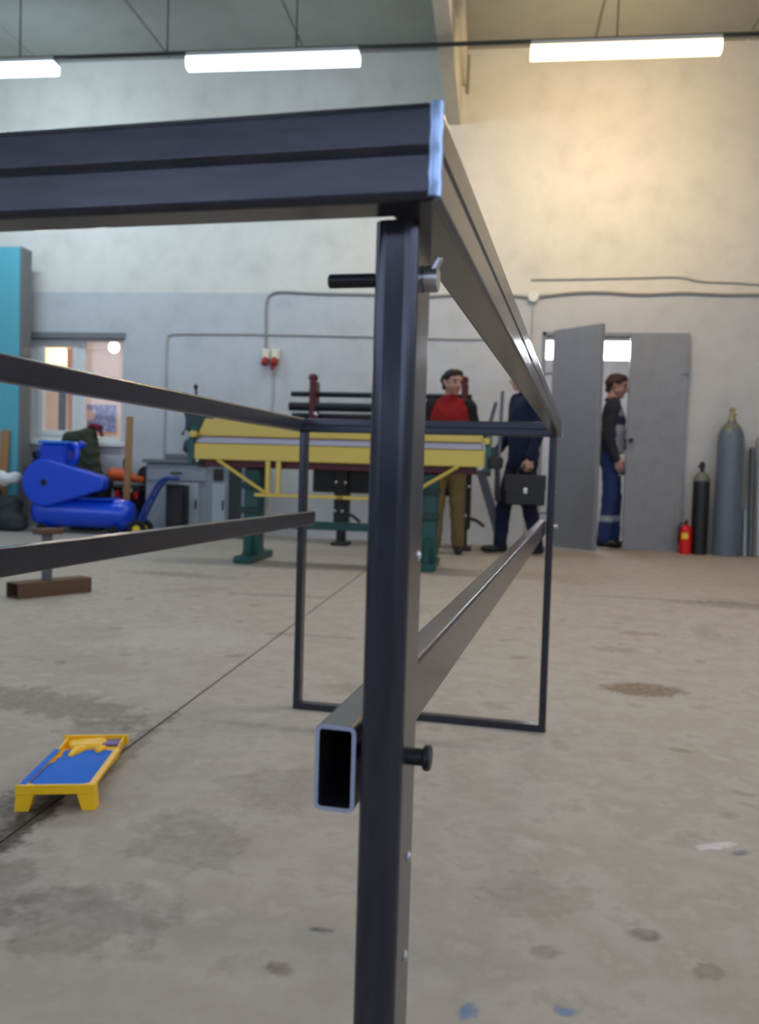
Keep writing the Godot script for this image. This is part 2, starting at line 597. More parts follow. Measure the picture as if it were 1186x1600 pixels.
# spills, scuffs and paint marks that lie on the concrete, x -3..3, z -7..-0.8
func stain_image() -> Image:
	var n := 1024
	var im := Image.create(n, n, false, Image.FORMAT_RGBA8)
	im.fill(Color(0.4, 0.36, 0.3, 0))
	var ns := FastNoiseLite.new()
	ns.seed = 77
	ns.frequency = 0.035
	ns.fractal_octaves = 4
	var sp := []   # x, z, rx, rz, turn, colour, alpha
	var brown := Color(0.42, 0.33, 0.23)
	var dark := Color(0.36, 0.325, 0.285)
	sp.append([0.526, -2.985, 0.165, 0.11, -4, brown, 0.95, 0.25])
	sp.append([0.713, -4.08, 0.13, 0.07, 0, Color(0.47, 0.40, 0.31), 0.5])
	sp.append([0.526, -3.66, 0.12, 0.06, 0, Color(0.47, 0.40, 0.31), 0.5])
	sp.append([-0.011, -1.117, 0.012, 0.022, 20, Color(0.24, 0.42, 0.62), 0.9])
	sp.append([0.118, -1.14, 0.02, 0.014, 0, Color(0.32, 0.46, 0.60), 0.75])
	sp.append([0.452, -1.726, 0.045, 0.016, -30, Color(0.80, 0.79, 0.78), 0.85])
	sp.append([0.49, -1.70, 0.02, 0.01, -30, Color(0.35, 0.38, 0.42), 0.8])
	sp.append([0.26, -1.36, 0.026, 0.02, -15, Color(0.36, 0.34, 0.33), 0.75])
	sp.append([0.33, -1.27, 0.03, 0.025, -15, Color(0.42, 0.38, 0.33), 0.6])
	sp.append([0.10, -1.28, 0.025, 0.02, 0, Color(0.42, 0.38, 0.33), 0.55])
	sp.append([-0.235, -1.28, 0.024, 0.01, 0, Color(0.28, 0.31, 0.36), 0.85])
	sp.append([-0.17, -1.27, 0.012, 0.008, 0, Color(0.50, 0.28, 0.22), 0.7])
	sp.append([-0.28, -1.17, 0.025, 0.018, 30, Color(0.37, 0.33, 0.29), 0.75])
	sp.append([1.5, -5.2, 0.5, 0.16, 4, dark, 0.55])
	sp.append([1.0, -5.3, 0.7, 0.05, 4, dark, 0.4])
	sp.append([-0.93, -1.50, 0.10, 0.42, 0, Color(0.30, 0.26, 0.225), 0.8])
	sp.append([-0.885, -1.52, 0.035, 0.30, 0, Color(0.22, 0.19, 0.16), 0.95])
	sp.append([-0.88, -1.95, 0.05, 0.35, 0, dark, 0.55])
	sp.append([-1.25, -2.36, 0.42, 0.13, 18, Color(0.43, 0.395, 0.35), 0.7])
	sp.append([-1.0, -2.15, 0.12, 0.13, 0, dark, 0.4])
	sp.append([-0.86, -1.30, 0.22, 0.14, 30, dark, 0.45])
	sp.append([-0.62, -1.25, 0.16, 0.12, 0, dark, 0.4])
	sp.append([-0.55, -1.55, 0.16, 0.12, 50, dark, 0.35])
	sp.append([-0.45, -1.85, 0.15, 0.14, 0, dark, 0.28])
	sp.append([-0.75, -3.6, 0.3, 0.05, 0, dark, 0.4])
	sp.append([-1.2, -4.7, 0.35, 0.07, 0, dark, 0.4])
	sp.append([-2.0, -5.4, 0.5, 0.12, 10, dark, 0.4])
	sp.append([-1.0, -6.3, 0.7, 0.10, 0, Color(0.40, 0.35, 0.27), 0.5])
	sp.append([-1.3, -3.4, 0.5, 0.3, 0, Color(0.74, 0.725, 0.70), 0.3])
	sp.append([-0.35, -2.75, 0.2, 0.10, 0, Color(0.46, 0.41, 0.33), 0.45])
	var r := RandomNumberGenerator.new()
	r.seed = 91
	for i in 150:
		var big := r.randf() < 0.25
		var s := r.randf_range(0.05, 0.16) if big else r.randf_range(0.008, 0.03)
		sp.append([r.randf_range(-2.6, 2.6), r.randf_range(-6.5, -1.0), s * r.randf_range(0.7, 2.2), s, r.randf_range(0, 180), dark.lerp(Color(0.46, 0.40, 0.31), r.randf()), r.randf_range(0.15, 0.30) if big else r.randf_range(0.3, 0.65)])
	for e in sp:
		var cx: float = (e[0] + 3.0) / 6.0 * n
		var cy: float = (e[1] + 7.0) / 6.2 * n
		var kx := n / 6.0
		var ky := n / 6.2
		var reach: float = maxf(e[2], e[3]) * 1.5
		var ca := cos(deg_to_rad(e[4]))
		var sa := sin(deg_to_rad(e[4]))
		for y in range(maxi(int(cy - reach * ky), 1), mini(int(cy + reach * ky) + 2, n - 1)):
			for x in range(maxi(int(cx - reach * kx), 1), mini(int(cx + reach * kx) + 2, n - 1)):
				var dx := (x - cx) / kx
				var dy := (y - cy) / ky
				var u: float = (dx * ca + dy * sa) / e[2]
				var v: float = (dy * ca - dx * sa) / e[3]
				var f := 1.0 - sqrt(u * u + v * v) + (0.55 if e.size() < 8 else 0.2) * ns.get_noise_2d(x * 2.0, y * 2.0) + 0.25 * ns.get_noise_2d(x * 9.0, y * 9.0)
				var a: float = smoothstep(0.0, 0.35, f) * e[6] * (0.8 + 0.5 * ns.get_noise_2d(x * 6.0 + 300.0, y * 6.0))
				if a <= 0.0: continue
				var old := im.get_pixel(x, y)
				var c: Color = e[5]
				var na := a + old.a * (1.0 - a)
				var m := old.lerp(c, a / na)
				m.a = na
				im.set_pixel(x, y, m)
	return im

# ------------------------------------------------------------------ the scene
func _ready():
	var cam := Camera3D.new()
	cam.name = "camera"
	cam.position = Vector3(0, 0.705, 0)
	cam.rotation = Vector3(deg_to_rad(-2.614), deg_to_rad(7.388), deg_to_rad(1.727))
	var lens := CameraAttributesPhysical.new()
	lens.frustum_focal_length = 20.246
	lens.frustum_focus_distance = 0.7
	lens.exposure_aperture = 7.2
	cam.attributes = lens
	cam.fov = 61.32
	cam.current = true
	add_child(cam)
	var we := WorldEnvironment.new()
	var env := Environment.new()
	env.background_mode = Environment.BG_COLOR
	env.background_color = Color(0.72, 0.78, 0.90)
	env.background_energy_multiplier = 5.2
	env.tonemap_mode = Environment.TONE_MAPPER_LINEAR
	env.tonemap_exposure = 0.85
	env.sdfgi_enabled = true
	env.ssao_enabled = true
	env.ssil_enabled = true
	we.environment = env
	we.name = "surroundings"
	add_child(we)
	rng.seed = 4
	make_materials()
	build_room()
	build_openings()
	build_lights()
	build_frame()
	build_folding_machine()
	build_roll_machine()
	build_bench()
	build_compressor()
	build_window_corner()
	build_people()
	build_gas()
	build_cables()
	build_floor_things()

func area(parent, at: Vector3, dir: Vector3, size: Vector2, color: Color, energy: float):
	var l := AreaLight3D.new()
	l.name = "area_light"
	l.area_size = size
	l.area_normalize_energy = true
	l.light_color = color
	l.light_energy = energy
	l.shadow_enabled = true
	if "area_range" in l: l.area_range = 30.0
	parent.add_child(l, true)
	l.position = at
	l.basis = Basis.looking_at(dir, Vector3.RIGHT if absf(dir.x) < 0.5 else Vector3.UP)
	l.basis = Basis(Vector3.RIGHT, (-dir.normalized()).cross(Vector3.RIGHT).normalized(), -dir.normalized()) if absf(dir.x) < 0.1 else l.basis
	return l

func build_room():
	# floor: two slabs with an open joint between them that runs along z
	var fl = structure("floor")
	var jx := -0.878
	for s in 2:
		var st = ms()
		var xs := [-7.4, -3.0, jx - 0.0035] if s == 0 else [jx + 0.0035, 3.0, 4.8]
		var zs := [-12.9, -7.0, -0.8, 8.2]
		for i in 2:
			for j in 3:
				var q := [Vector3(xs[i], 0, zs[j]), Vector3(xs[i + 1], 0, zs[j]), Vector3(xs[i + 1], 0, zs[j + 1]), Vector3(xs[i], 0, zs[j + 1])]
				var inside: bool = j == 1 and i == (1 if s == 0 else 0)
				for k in [0, 1, 2, 0, 2, 3]:
					var v: Vector3 = q[k]
					st.set_normal(Vector3.UP)
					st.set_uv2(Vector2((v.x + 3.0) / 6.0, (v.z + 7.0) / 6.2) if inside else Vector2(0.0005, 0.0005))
					st.add_vertex(v)
		# the joint's edge and the underside
		var e: float = xs[2] if s == 0 else xs[0]
		var nv := Vector3.RIGHT if s == 0 else Vector3.LEFT
		var side := [Vector3(e, 0, -12.9), Vector3(e, 0, 8.2), Vector3(e, -0.2, 8.2), Vector3(e, -0.2, -12.9)]
		if s == 1: side.reverse()
		for k in [0, 1, 2, 0, 2, 3]:
			st.set_normal(nv); st.set_uv2(Vector2(0.0005, 0.0005)); st.add_vertex(side[k])
		var low := [Vector3(xs[0], -0.2, -12.9), Vector3(xs[0], -0.2, 8.2), Vector3(xs[2], -0.2, 8.2), Vector3(xs[2], -0.2, -12.9)]
		for k in [0, 1, 2, 0, 2, 3]:
			st.set_normal(Vector3.DOWN); st.set_uv2(Vector2(0.0005, 0.0005)); st.add_vertex(low[k])
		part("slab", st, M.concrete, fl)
	bx(jx - 0.006, jx + 0.006, -0.05, -0.0025, -8.9, 8.0, 0.0, "joint_filler", M.joint, fl)
	# back wall, 0.25 thick, with the window and door openings; cream above, grey paint below 2.55
	var wb = structure("wall_back")
	var z0 := WALL_Z - 0.25
	var z1 := WALL_Z
	var st = ms()
	addbox(st, -7.4, 4.8, 2.55, HC + 0.1, z0, z1)
	part("upper_plaster", st, M.plaster, wb)
	st = ms()
	addbox(st, -7.4, -5.07, 0, 2.55, z0, z1 + 0.002)
	addbox(st, -5.07, -3.985, 0, 0.94, z0, z1 + 0.002)
	addbox(st, -5.07, -3.985, 2.08, 2.55, z0, z1 + 0.002)
	addbox(st, -3.985, 0.448, 0, 2.55, z0, z1 + 0.002)
	addbox(st, 0.448, 1.877, 2.17, 2.55, z0, z1 + 0.002)
	addbox(st, 1.877, 4.8, 0, 2.55, z0, z1 + 0.002)
	part("painted_band", st, M.band_paint, wb)
	# side walls, each with an added, unseen window band
	for e in [["wall_left", -7.6, -7.4, "added_window_3"], ["wall_right", 4.8, 5.0, "added_window_4"]]:
		var w = structure(e[0])
		st = ms()
		addbox(st, e[1], e[2], 0, 1.6, -9.17, 8.2)
		addbox(st, e[1], e[2], 1.6, 2.55, -9.17, -2.8)
		addbox(st, e[1], e[2], 1.6, 2.55, 7.8, 8.2)
		part("painted_band", st, M.band_paint, w)
		st = ms()
		addbox(st, e[1], e[2], 3.7, HC + 0.1, -9.17, 8.2)
		addbox(st, e[1], e[2], 2.55, 3.7, -9.17, -2.8)
		addbox(st, e[1], e[2], 2.55, 3.7, 7.8, 8.2)
		part("upper_plaster", st, M.plaster, w)
		var xm: float = (e[1] + e[2]) / 2.0
		var ws = structure(e[3])  # added to put bluish streaks on the rounded steel edges
		st = ms()
		addbox(st, xm - 0.035, xm + 0.035, 1.6, 1.66, -2.8, 7.8, 0.005)
		addbox(st, xm - 0.035, xm + 0.035, 3.64, 3.7, -2.8, 7.8, 0.005)
		for k in 8: addbox(st, xm - 0.035, xm + 0.035, 1.66, 3.64, -2.8 + k * 1.5057, -2.74 + k * 1.5057, 0.005)
		part("window_frame", st, M.white_plastic, ws)
		for k in 7: bx(xm - 0.003, xm + 0.003, 1.66, 3.64, -2.74 + k * 1.5057, -2.8 + (k + 1) * 1.5057, 0.0, "pane", M.pane, ws)
	# unseen front wall; glazed gate, transom and windows added for the steel's reflections
	var wf = structure("wall_front")
	st = ms()
	addbox(st, -7.4, -4.5, 0, 1.0, 8.0, 8.2)
	addbox(st, -1.0, 4.8, 0, 1.0, 8.0, 8.2)
	addbox(st, -7.4, 4.8, 4.3, HC + 0.1, 8.0, 8.2)
	addbox(st, -7.4, -7.25, 1.0, 4.3, 8.0, 8.2)
	addbox(st, 4.65, 4.8, 1.0, 4.3, 8.0, 8.2)
	part("painted_wall", st, M.band_paint, wf)
	var w2 = structure("added_window_2")  # added, out of view: bright bands for the steel to mirror
	for e in [[-7.25, -4.5, 1.0, 4.3, 2], [-4.5, -1.0, 3.0, 4.3, 3], [-1.0, 4.65, 1.0, 4.3, 4]]:
		var x0: float = e[0]
		var x1: float = e[1]
		var n: int = e[4]
		var step := (x1 - x0 - 0.06) / n
		st = ms()
		addbox(st, x0, x1, e[2], e[2] + 0.06, 8.05, 8.12, 0.005)
		addbox(st, x0, x1, e[3] - 0.06, e[3], 8.05, 8.12, 0.005)
		for k in n + 1: addbox(st, x0 + k * step, x0 + 0.06 + k * step, e[2] + 0.06, e[3] - 0.06, 8.05, 8.12, 0.005)
		part("window_frame", st, M.white_plastic, w2)
		for k in n: bx(x0 + 0.06 + k * step, x0 + (k + 1) * step, e[2] + 0.06, e[3] - 0.06, 8.08, 8.086, 0.0, "pane", M.pane, w2)
	var gt = structure("door_2")  # added gate, out of view: dark middle in the steel's reflection
	for e in [[0.0, 0.58], [0.585, 1.15], [1.55, 2.02], [2.025, 2.51], [2.515, 3.0]]: bx(-4.5, -1.0, e[0], e[1], 8.06, 8.12, 0.006, "added_gate_section", M.added_gate_dark, gt)
	for k in 6: bx(-4.5 + k * 0.69, -4.45 + k * 0.69, 1.15, 1.55, 8.06, 8.12, 0.004, "added_gate_post", M.added_gate_dark, gt)
	for k in 5: bx(-4.45 + k * 0.69, -4.5 + (k + 1) * 0.69, 1.15, 1.55, 8.085, 8.091, 0.0, "pane", M.pane, gt)
	# ceiling of long sheet panels that run along z
	var ce = structure("ceiling")
	var x := -7.86
	while x < 4.8:
		bx(maxf(x + 0.004, -7.4), minf(x + 1.446, 4.8), HC, HC + 0.1, -8.92, 8.0, 0.012, "ceiling_panel", M.ceiling_panel, ce)
		x += 1.45
	bx(-7.4, 4.8, HC + 0.1, HC + 0.16, -9.17, 8.2, 0.0, "roof_deck", M.ceiling_panel, ce)
	# deep beam that runs along z under the ceiling
	var b = structure("trim_1")
	bx(-0.577, -0.447, 4.24, HC, -8.92, 8.0, 0.006, "beam", M.beam_paint, b)
	bx(-0.447, -0.40, 4.62, HC, -8.92, 8.0, 0.004, "beam_ledge", M.beam_paint, b)

func build_openings():
	# ---- window to the lit office
	var w = structure("window_1")
	var zf := WALL_Z - 0.06
	var st = ms()
	for e in [[-5.07, -5.0, 0.94, 2.08], [-4.03, -3.985, 0.94, 2.08], [-5.0, -4.03, 2.035, 2.08], [-5.0, -4.03, 0.94, 1.0], [-4.53, -4.45, 1.0, 2.035]]:
		addbox(st, e[0], e[1], e[2], e[3], zf - 0.06, zf, 0.006)
	var wfr = part("window_frame", st, M.white_plastic, w)
	bx(-4.455, -4.025, 0.995, 2.04, zf - 0.03, zf - 0.024, 0.0, "pane", M.pane, wfr)
	st = ms()
	for e in [[-5.0, -4.925, 1.0, 2.035], [-4.59, -4.53, 1.0, 2.035], [-4.925, -4.59, 1.975, 2.035], [-4.925, -4.59, 1.0, 1.06]]:
		addbox(st, e[0], e[1], e[2], e[3], zf - 0.045, zf + 0.012, 0.006)
	var sash = part("sash", st, M.white_plastic, w)
	bx(-4.93, -4.585, 1.055, 1.98, zf - 0.03, zf - 0.024, 0.0, "pane", M.pane, sash)
	bx(-4.572, -4.55, 1.45, 1.57, zf + 0.012, zf + 0.03, 0.004, "window_handle", M.white_plastic, sash)
	bx(-5.09, -3.945, 0.895, 0.945, zf - 0.06, WALL_Z + 0.05, 0.006, "window_sill", M.white_plastic, w)
	bx(-5.09, -3.965, 2.055, 2.12, WALL_Z - 0.06, WALL_Z + 0.025, 0.004, "window_head_trim", M.panel_edge, w)
	# ---- office behind it
	var o = structure("wall_office")
	st = ms()
	addbox(st, -7.4, -3.1, 0, 2.75, -12.3, -12.15)
	addbox(st, -7.4, -7.25, 0, 2.75, -12.15, -9.17)
	addbox(st, -3.25, -3.1, 0, 2.75, -12.15, -9.17)
	addbox(st, -7.4, -3.1, 2.6, 2.75, -12.15, -9.17)
	part("office_plaster", st, M.office_wall, o)
	# ---- store room behind the doors
	o = structure("wall_store")
	st = ms()
	addbox(st, -0.8, 3.8, 0, 3.2, -12.7, -12.55)
	addbox(st, -0.95, -0.8, 0, 3.2, -12.7, -9.17)
	addbox(st, 3.8, 3.95, 0, 3.2, -12.7, -9.17)
	addbox(st, -0.95, 3.95, 3.05, 3.2, -12.7, -9.17)
	part("store_plaster", st, M.store_wall, o)
	# ---- double steel door; one leaf stands open into the hall
	var d = structure("door_1")
	st = ms()
	addbox(st, 0.448, 0.488, 0, 2.17, WALL_Z - 0.12, WALL_Z + 0.012, 0.003)
	addbox(st, 1.837, 1.877, 0, 2.17, WALL_Z - 0.12, WALL_Z + 0.012, 0.003)
	addbox(st, 0.448, 1.877, 2.13, 2.17, WALL_Z - 0.12, WALL_Z + 0.012, 0.003)
	part("door_frame", st, M.door_grey, d)
	var leaf = bx(1.307, 1.872, 0.012, 2.16, WALL_Z + 0.014, WALL_Z + 0.06, 0.004, "leaf", M.door_grey, d)
	st = ms()
	cyl(st, Vector3(1.345, 1.10, WALL_Z + 0.06), Vector3(1.345, 1.10, WALL_Z + 0.10), 0.022, 14, 0.004)
	part("knob", st, M.dark_steel, leaf)
	for y in [0.35, 1.85]:
		st = ms()
		addbox(st, 1.80, 1.872, y - 0.09, y + 0.09, WALL_Z + 0.06, WALL_Z + 0.068, 0.002)
		cyl(st, Vector3(1.862, y - 0.10, WALL_Z + 0.075), Vector3(1.862, y + 0.10, WALL_Z + 0.075), 0.014, 12, 0.003)
		part("hinge", st, M.door_grey, leaf)
	# the open leaf: a plate turned about an outset hinge
	var h := Vector3(0.565, 0, WALL_Z + 0.085)
	var e := Vector3(0.985, 0, -8.40)
	var dir := (e - h).normalized()
	var bs := Basis(dir, Vector3.UP, dir.cross(Vector3.UP))
	var L := h.distance_to(e)
	st = ms()
	box(st, (h + e) / 2 + Vector3.UP * 1.095, Vector3(L, 2.15, 0.045), 0.004, bs)
	leaf = part("leaf", st, M.door_grey, d)
	st = ms()
	box(st, e + Vector3.UP * 1.095 - dir * 0.012, Vector3(0.02, 2.15, 0.058), 0.003, bs)
	part("closing_edge", st, M.door_grey, leaf)
	for y in [0.35, 1.75]:
		st = ms()
		tube(st, [Vector3(0.47, y, WALL_Z + 0.02), Vector3(0.51, y, WALL_Z + 0.05), h + Vector3(0.03, y, 0.02)], 0.014, 8)
		part("hinge", st, M.door_grey, leaf)

func fixture(called, at: Vector3, m, color: Color, down: float, sides: float, label, group, hang: Array):
	var t = thing(called, label, "light", at, 0.0, group)
	var L := 1.47
	bx(-L / 2, L / 2, -0.035, 0.0, -0.068, 0.068, 0.006, "housing", M.lamp_body, t)
	var poly := PackedVector2Array([Vector2(-0.062, -0.035), Vector2(0.062, -0.035), Vector2(0.060, -0.085), Vector2(0.050, -0.112), Vector2(0.03, -0.124), Vector2(-0.03, -0.124), Vector2(-0.050, -0.112), Vector2(-0.060, -0.085)])
	var st = ms()
	sweep(st, Vector3(-L / 2 + 0.02, 0, 0), Vector3(L / 2 - 0.02, 0, 0), Vector3.BACK, Vector3.UP, poly)
	part("diffuser", st, m, t)
	for s in [-1, 1]:
		st = ms()
		sweep(st, Vector3(s * (L / 2 - 0.02), 0, 0), Vector3(s * L / 2, 0, 0), Vector3.BACK, Vector3.UP, poly)
		part("end_cap", st, m, t)
	for x in hang:
		st = ms()
		tube(st, [Vector3(x, 0, 0), Vector3(x, HC - at.y, 0)], 0.006, 6)
		part("hanger_wire", st, M.conduit, t)
	area(t, Vector3(0, -0.132, 0), Vector3.DOWN, Vector2(L - 0.1, 0.06), color, down)
	if sides > 0.0:
		for s in [-1, 1]:
			area(t, Vector3(0, -0.078, s * 0.072), Vector3(0, -0.25, s), Vector2(L - 0.1, 0.06), color, sides)
	return t

func build_lights():
	var cool := Color(0.84, 0.93, 1.0)
	var warm := Color(1.0, 0.87, 0.68)
	var mid := Color(1.0, 0.975, 0.955)
	var y := 4.185
	fixture("ceiling_light", Vector3(-4.605, y, -7.2), M.cool_tube_light, cool, 2.6, 2.9, "cool white tube light cut by the photo's edge, above the teal cabinet", "tube lights along the back wall", [-0.4, 0.4])
	fixture("ceiling_light", Vector3(-1.95, y, -7.2), M.cool_tube_light, cool, 2.6, 0.8, "cool white tube light hanging above the folding machine", "tube lights along the back wall", [0.2])
	fixture("ceiling_light", Vector3(0.915, y, -7.2), M.warm_tube_light, warm, 2.4, 3.7, "warm glowing tube light hanging above the grey double door", "tube lights along the back wall", [-0.06])
	# the other lamps of the hall, over and behind the photographer
	for z in [-3.2, 0.9]:
		for x in [-4.605, -1.95, 0.915, 3.6]:
			var c: Color = cool if x < -1.0 else mid
			fixture("ceiling_light", Vector3(x, y, z), M.cool_tube_light if x < -1.0 else M.warm_tube_light, c, (4.4 if x > 0.0 else 1.1) * (1.0 if z < 0.0 else 0.15), 0.0, "tube light hanging out of frame over the photographer", "tube lights out of frame", [-0.4, 0.4])
	var t = thing("lighting_conduit", "thin dark conduit strung along the tube lights", "conduit", Vector3(0, 4.205, -7.2))
	var st = ms()
	tube(st, [Vector3(-7.4, 0, 0), Vector3(4.8, 0, 0)], 0.018, 8)
	part("pipe", st, M.conduit, t)
	for x in [-2.87, -5.9, 2.7]:
		st = ms()
		tube(st, [Vector3(x, 0, 0), Vector3(x, HC - 4.205, 0)], 0.006, 6)
		part("hanger_wire", st, M.conduit, t)
	# store room lamp, seen through the gaps of the door
	t = thing("store_light", "bright white lamp in the room beyond the open door", "light", Vector3(1.12, 2.30, -11.0))
	bx(-0.58, 0.58, 0.10, 0.125, -0.065, 0.035, 0.005, "housing", M.lamp_body, t)
	bx(-0.56, 0.56, -0.12, 0.10, -0.06, 0.03, 0.012, "light_panel", M.store_light, t)
	for x in [-0.4, 0.4]:
		st = ms()
		tube(st, [Vector3(x, 0.1, -0.03), Vector3(x, 0.75, -0.03)], 0.006, 6)
		part("hanger_wire", st, M.conduit, t)
	area(t, Vector3(0, 0, 0.04), Vector3(0, -0.25, 1), Vector2(1.1, 0.2), Color(0.97, 0.97, 1.0), 3.5)
	area(t, Vector3(0, -0.13, -0.03), Vector3.DOWN, Vector2(1.1, 0.05), Color(0.97, 0.97, 1.0), 1.3)
	area(t, Vector3(0, 0, -0.07), Vector3(0, -0.1, -1), Vector2(1.1, 0.2), Color(0.97, 0.97, 1.0), 0.7)
	# office lamps
	t = thing("office_lamp", "large warm shaded lamp glowing behind the curtained pane", "lamp", Vector3(-5.32, 1.86, -10.0))
	st = ms()
	lathe(st, turned([[0.0, 0.0], [0.11, 0.0], [0.17, 0.05], [0.17, 0.22], [0.10, 0.28], [0, 0.28]]), Transform3D(), 20)
	part("lamp_shade", st, M.office_bulb_warm, t)
	st = ms()
	tube(st, [Vector3(0, 0.28, 0), Vector3(0, 0.74, 0)], 0.008, 6)
	part("cord", st, M.conduit, t)
	var ol := OmniLight3D.new()
	ol.name = "bulb_light"; ol.light_color = Color(1.0, 0.91, 0.82); ol.light_energy = 1.0; ol.light_size = 0.1; ol.omni_range = 20.0; ol.omni_attenuation = 2.0; ol.shadow_enabled = true
	t.add_child(ol); ol.position = Vector3(0, 0.14, 0)
	t = thing("office_lamp", "small round white lamp shining behind the upper corner of the window", "lamp", Vector3(-4.59, 2.07, -10.0))
	st = ms()
	ball(st, Vector3(0, 0.05, 0), Vector3(0.062, 0.07, 0.062))
	part("lamp_globe", st, M.office_bulb_white, t)
	st = ms()
	tube(st, [Vector3(0, 0.11, 0), Vector3(0, 0.53, 0)], 0.008, 6)
	part("cord", st, M.conduit, t)
	ol = OmniLight3D.new()
	ol.name = "bulb_light"; ol.light_color = Color(1.0, 0.93, 0.88); ol.light_energy = 0.8; ol.light_size = 0.05; ol.omni_range = 20.0; ol.omni_attenuation = 2.0; ol.shadow_enabled = true
	t.add_child(ol); ol.position = Vector3(0, 0.05, 0)

# ------------------------------------------------------------------ the welded table frame
func fr(x, y, z) -> Vector3: return Vector3(x + 0.443, y, z + 1.396)

func build_frame():
	var turn := Basis(Vector3.UP, deg_to_rad(-5.84))
	var t = thing("steel_table_frame", "bare welded frame of dark steel tube for a long table", "table frame", turn * Vector3(-0.443, 0, -1.396), -5.84)
	var xr := -0.0625; var xl := -0.8235; var zn := -0.352; var zf := -2.442
	var w := 0.025; var h := 0.04; var y := 0.837
	var rail := grooved(w, h, 0.0038, 0.0014)
	var st = ms()
	var rz := Vector3.BACK; var rx := Vector3.RIGHT; var up := Vector3.UP
	# near and far rails run along x (side = z), the long rails along z (side = x); all ends mitred
	sweep(st, fr(xl + w / 2, y, zn - w / 2), fr(xr - w / 2, y, zn - w / 2), rz, up, rail, -1.0, 1.0, false, false)
	part("top_rail", st, M.steel_post, t).material_override = M.steel_cross
	st = ms()
	sweep(st, fr(xl + w / 2, y, zf + w / 2), fr(xr - w / 2, y, zf + w / 2), rz, up, rail, 1.0, -1.0, false, false)
	part("top_rail", st, M.steel_cross, t)
	st = ms()
	sweep(st, fr(xr - w / 2, y, zf + w / 2), fr(xr - w / 2, y, zn - w / 2), rx, up, rail, -1.0, 1.0, false, false)
	part("top_rail", st, M.steel_warm, t)
	st = ms()
	sweep(st, fr(xl + w / 2, y, zf + w / 2), fr(xl + w / 2, y, zn - w / 2), rx, up, rrect(w, h, 0.006, 6), 1.0, -1.0, false, false)
	part("top_rail", st, M.steel_warm, t)
	# added beads down the corners; their bright colour paints the rounded edge's glint
	for c in [[xr, zn], [xl, zn], [xr, zf], [xl, zf]]:
		st = ms()
		var pts := []
		for k in 9:
			pts.append(fr(c[0] + (0.0012 if c[0] > -0.4 else -0.0012) * 0.0 + (-0.0016 if c[0] > -0.4 else 0.0016), y - h / 2 + 0.001 + (h - 0.002) * k / 8.0, c[1] + (-0.0016 if c[1] > -1 else 0.0016)) + Vector3(0.0003 * sin(k * 2.3), 0, 0.0003 * cos(k * 1.9)))
		tube(st, pts, 0.0030, 10)
		part("corner_glint", st, M.glint_steel, t)
	# legs
	var leg := rrect(0.020, 0.040, 0.0062, 8)
	for x in [-0.0855, -0.8005]:
		for z in [-0.398, -2.418]:
			st = ms()
			sweep(st, fr(x, 0.02, z), fr(x, y - h / 2, z), rx, rz, leg)
			part("leg", st, M.steel_post, t)
	# sled bars on the floor between the legs
	for z in [-0.398, -2.418]:
		st = ms()
		sweep(st, fr(-0.8105, 0.0101, z), fr(-0.0755, 0.0101, z), rz, up, rrect(0.030, 0.020, 0.003))
		part("floor_bar", st, M.steel_cross, t)
	# side stretchers: open rectangular tube bolted to the inner side of the legs
	for x in [-0.108, -0.778]:
		st = ms()
		hollow(st, fr(x, 0.566, -2.44), fr(x, 0.566, -0.384), rx, up, 0.020, 0.041, 0.0035, 0.0018)
		var s = part("stretcher", st, M.steel_warm, t)
		st = ms()
		hollow(st, fr(x, 0.566, -0.384), fr(x, 0.566, -0.3836), rx, up, 0.0198, 0.0408, 0.0035, 0.0020)
		part("sawn_end", st, M.cut_steel, s)
		var sg := 1.0 if x > -0.4 else -1.0
		var lx := -0.0855 if x > -0.4 else -0.8005
		for z in [-0.398, -2.418]:
			st = ms()
			cyl(st, fr(lx - sg * 0.012, 0.571, z), fr(lx + sg * 0.018, 0.571, z), 0.0042, 12)
			cyl(st, fr(lx + sg * 0.017, 0.571, z), fr(lx + sg * 0.0205, 0.571, z), 0.0062, 14, 0.0008)
			part("bolt", st, M.bolt_steel if z < -1 else M.dark_steel, t)
	# pin through the near leg with its wing nut
	for x in [-0.0855, -0.8005]:
		st = ms()
		cyl(st, fr(x - 0.036, 0.795, -0.398), fr(x + 0.014, 0.795, -0.398), 0.0034, 14, 0.0006)
		var pin = part("pin", st, M.dark_steel, t)
		st = ms()
		cyl(st, fr(x + 0.0102, 0.795, -0.398), fr(x + 0.0165, 0.795, -0.398), 0.0062, 6)
		box(st, fr(x + 0.0155, 0.8005, -0.396), Vector3(0.003, 0.009, 0.004), 0.0008, Basis(Vector3.BACK, -0.5))
		part("wing_nut", st, M.bolt_steel, pin)
	# small rivets up the outer side of the legs
	for x in [-0.0755, -0.8105]:
		for z in [-0.404, -2.424]:
			for yy in [0.666, 0.5196, 0.4704, 0.30]:
				st = ms()
				var sg := 1.0 if x > -0.4 else -1.0
				lathe(st, turned([[0.0026, -0.0002], [0.0026, 0.0004], [0.0016, 0.0014], [0, 0.0018]]), along(fr(x, yy, z), Vector3.RIGHT * sg), 10)
				part("rivet", st, M.bolt_steel, t)

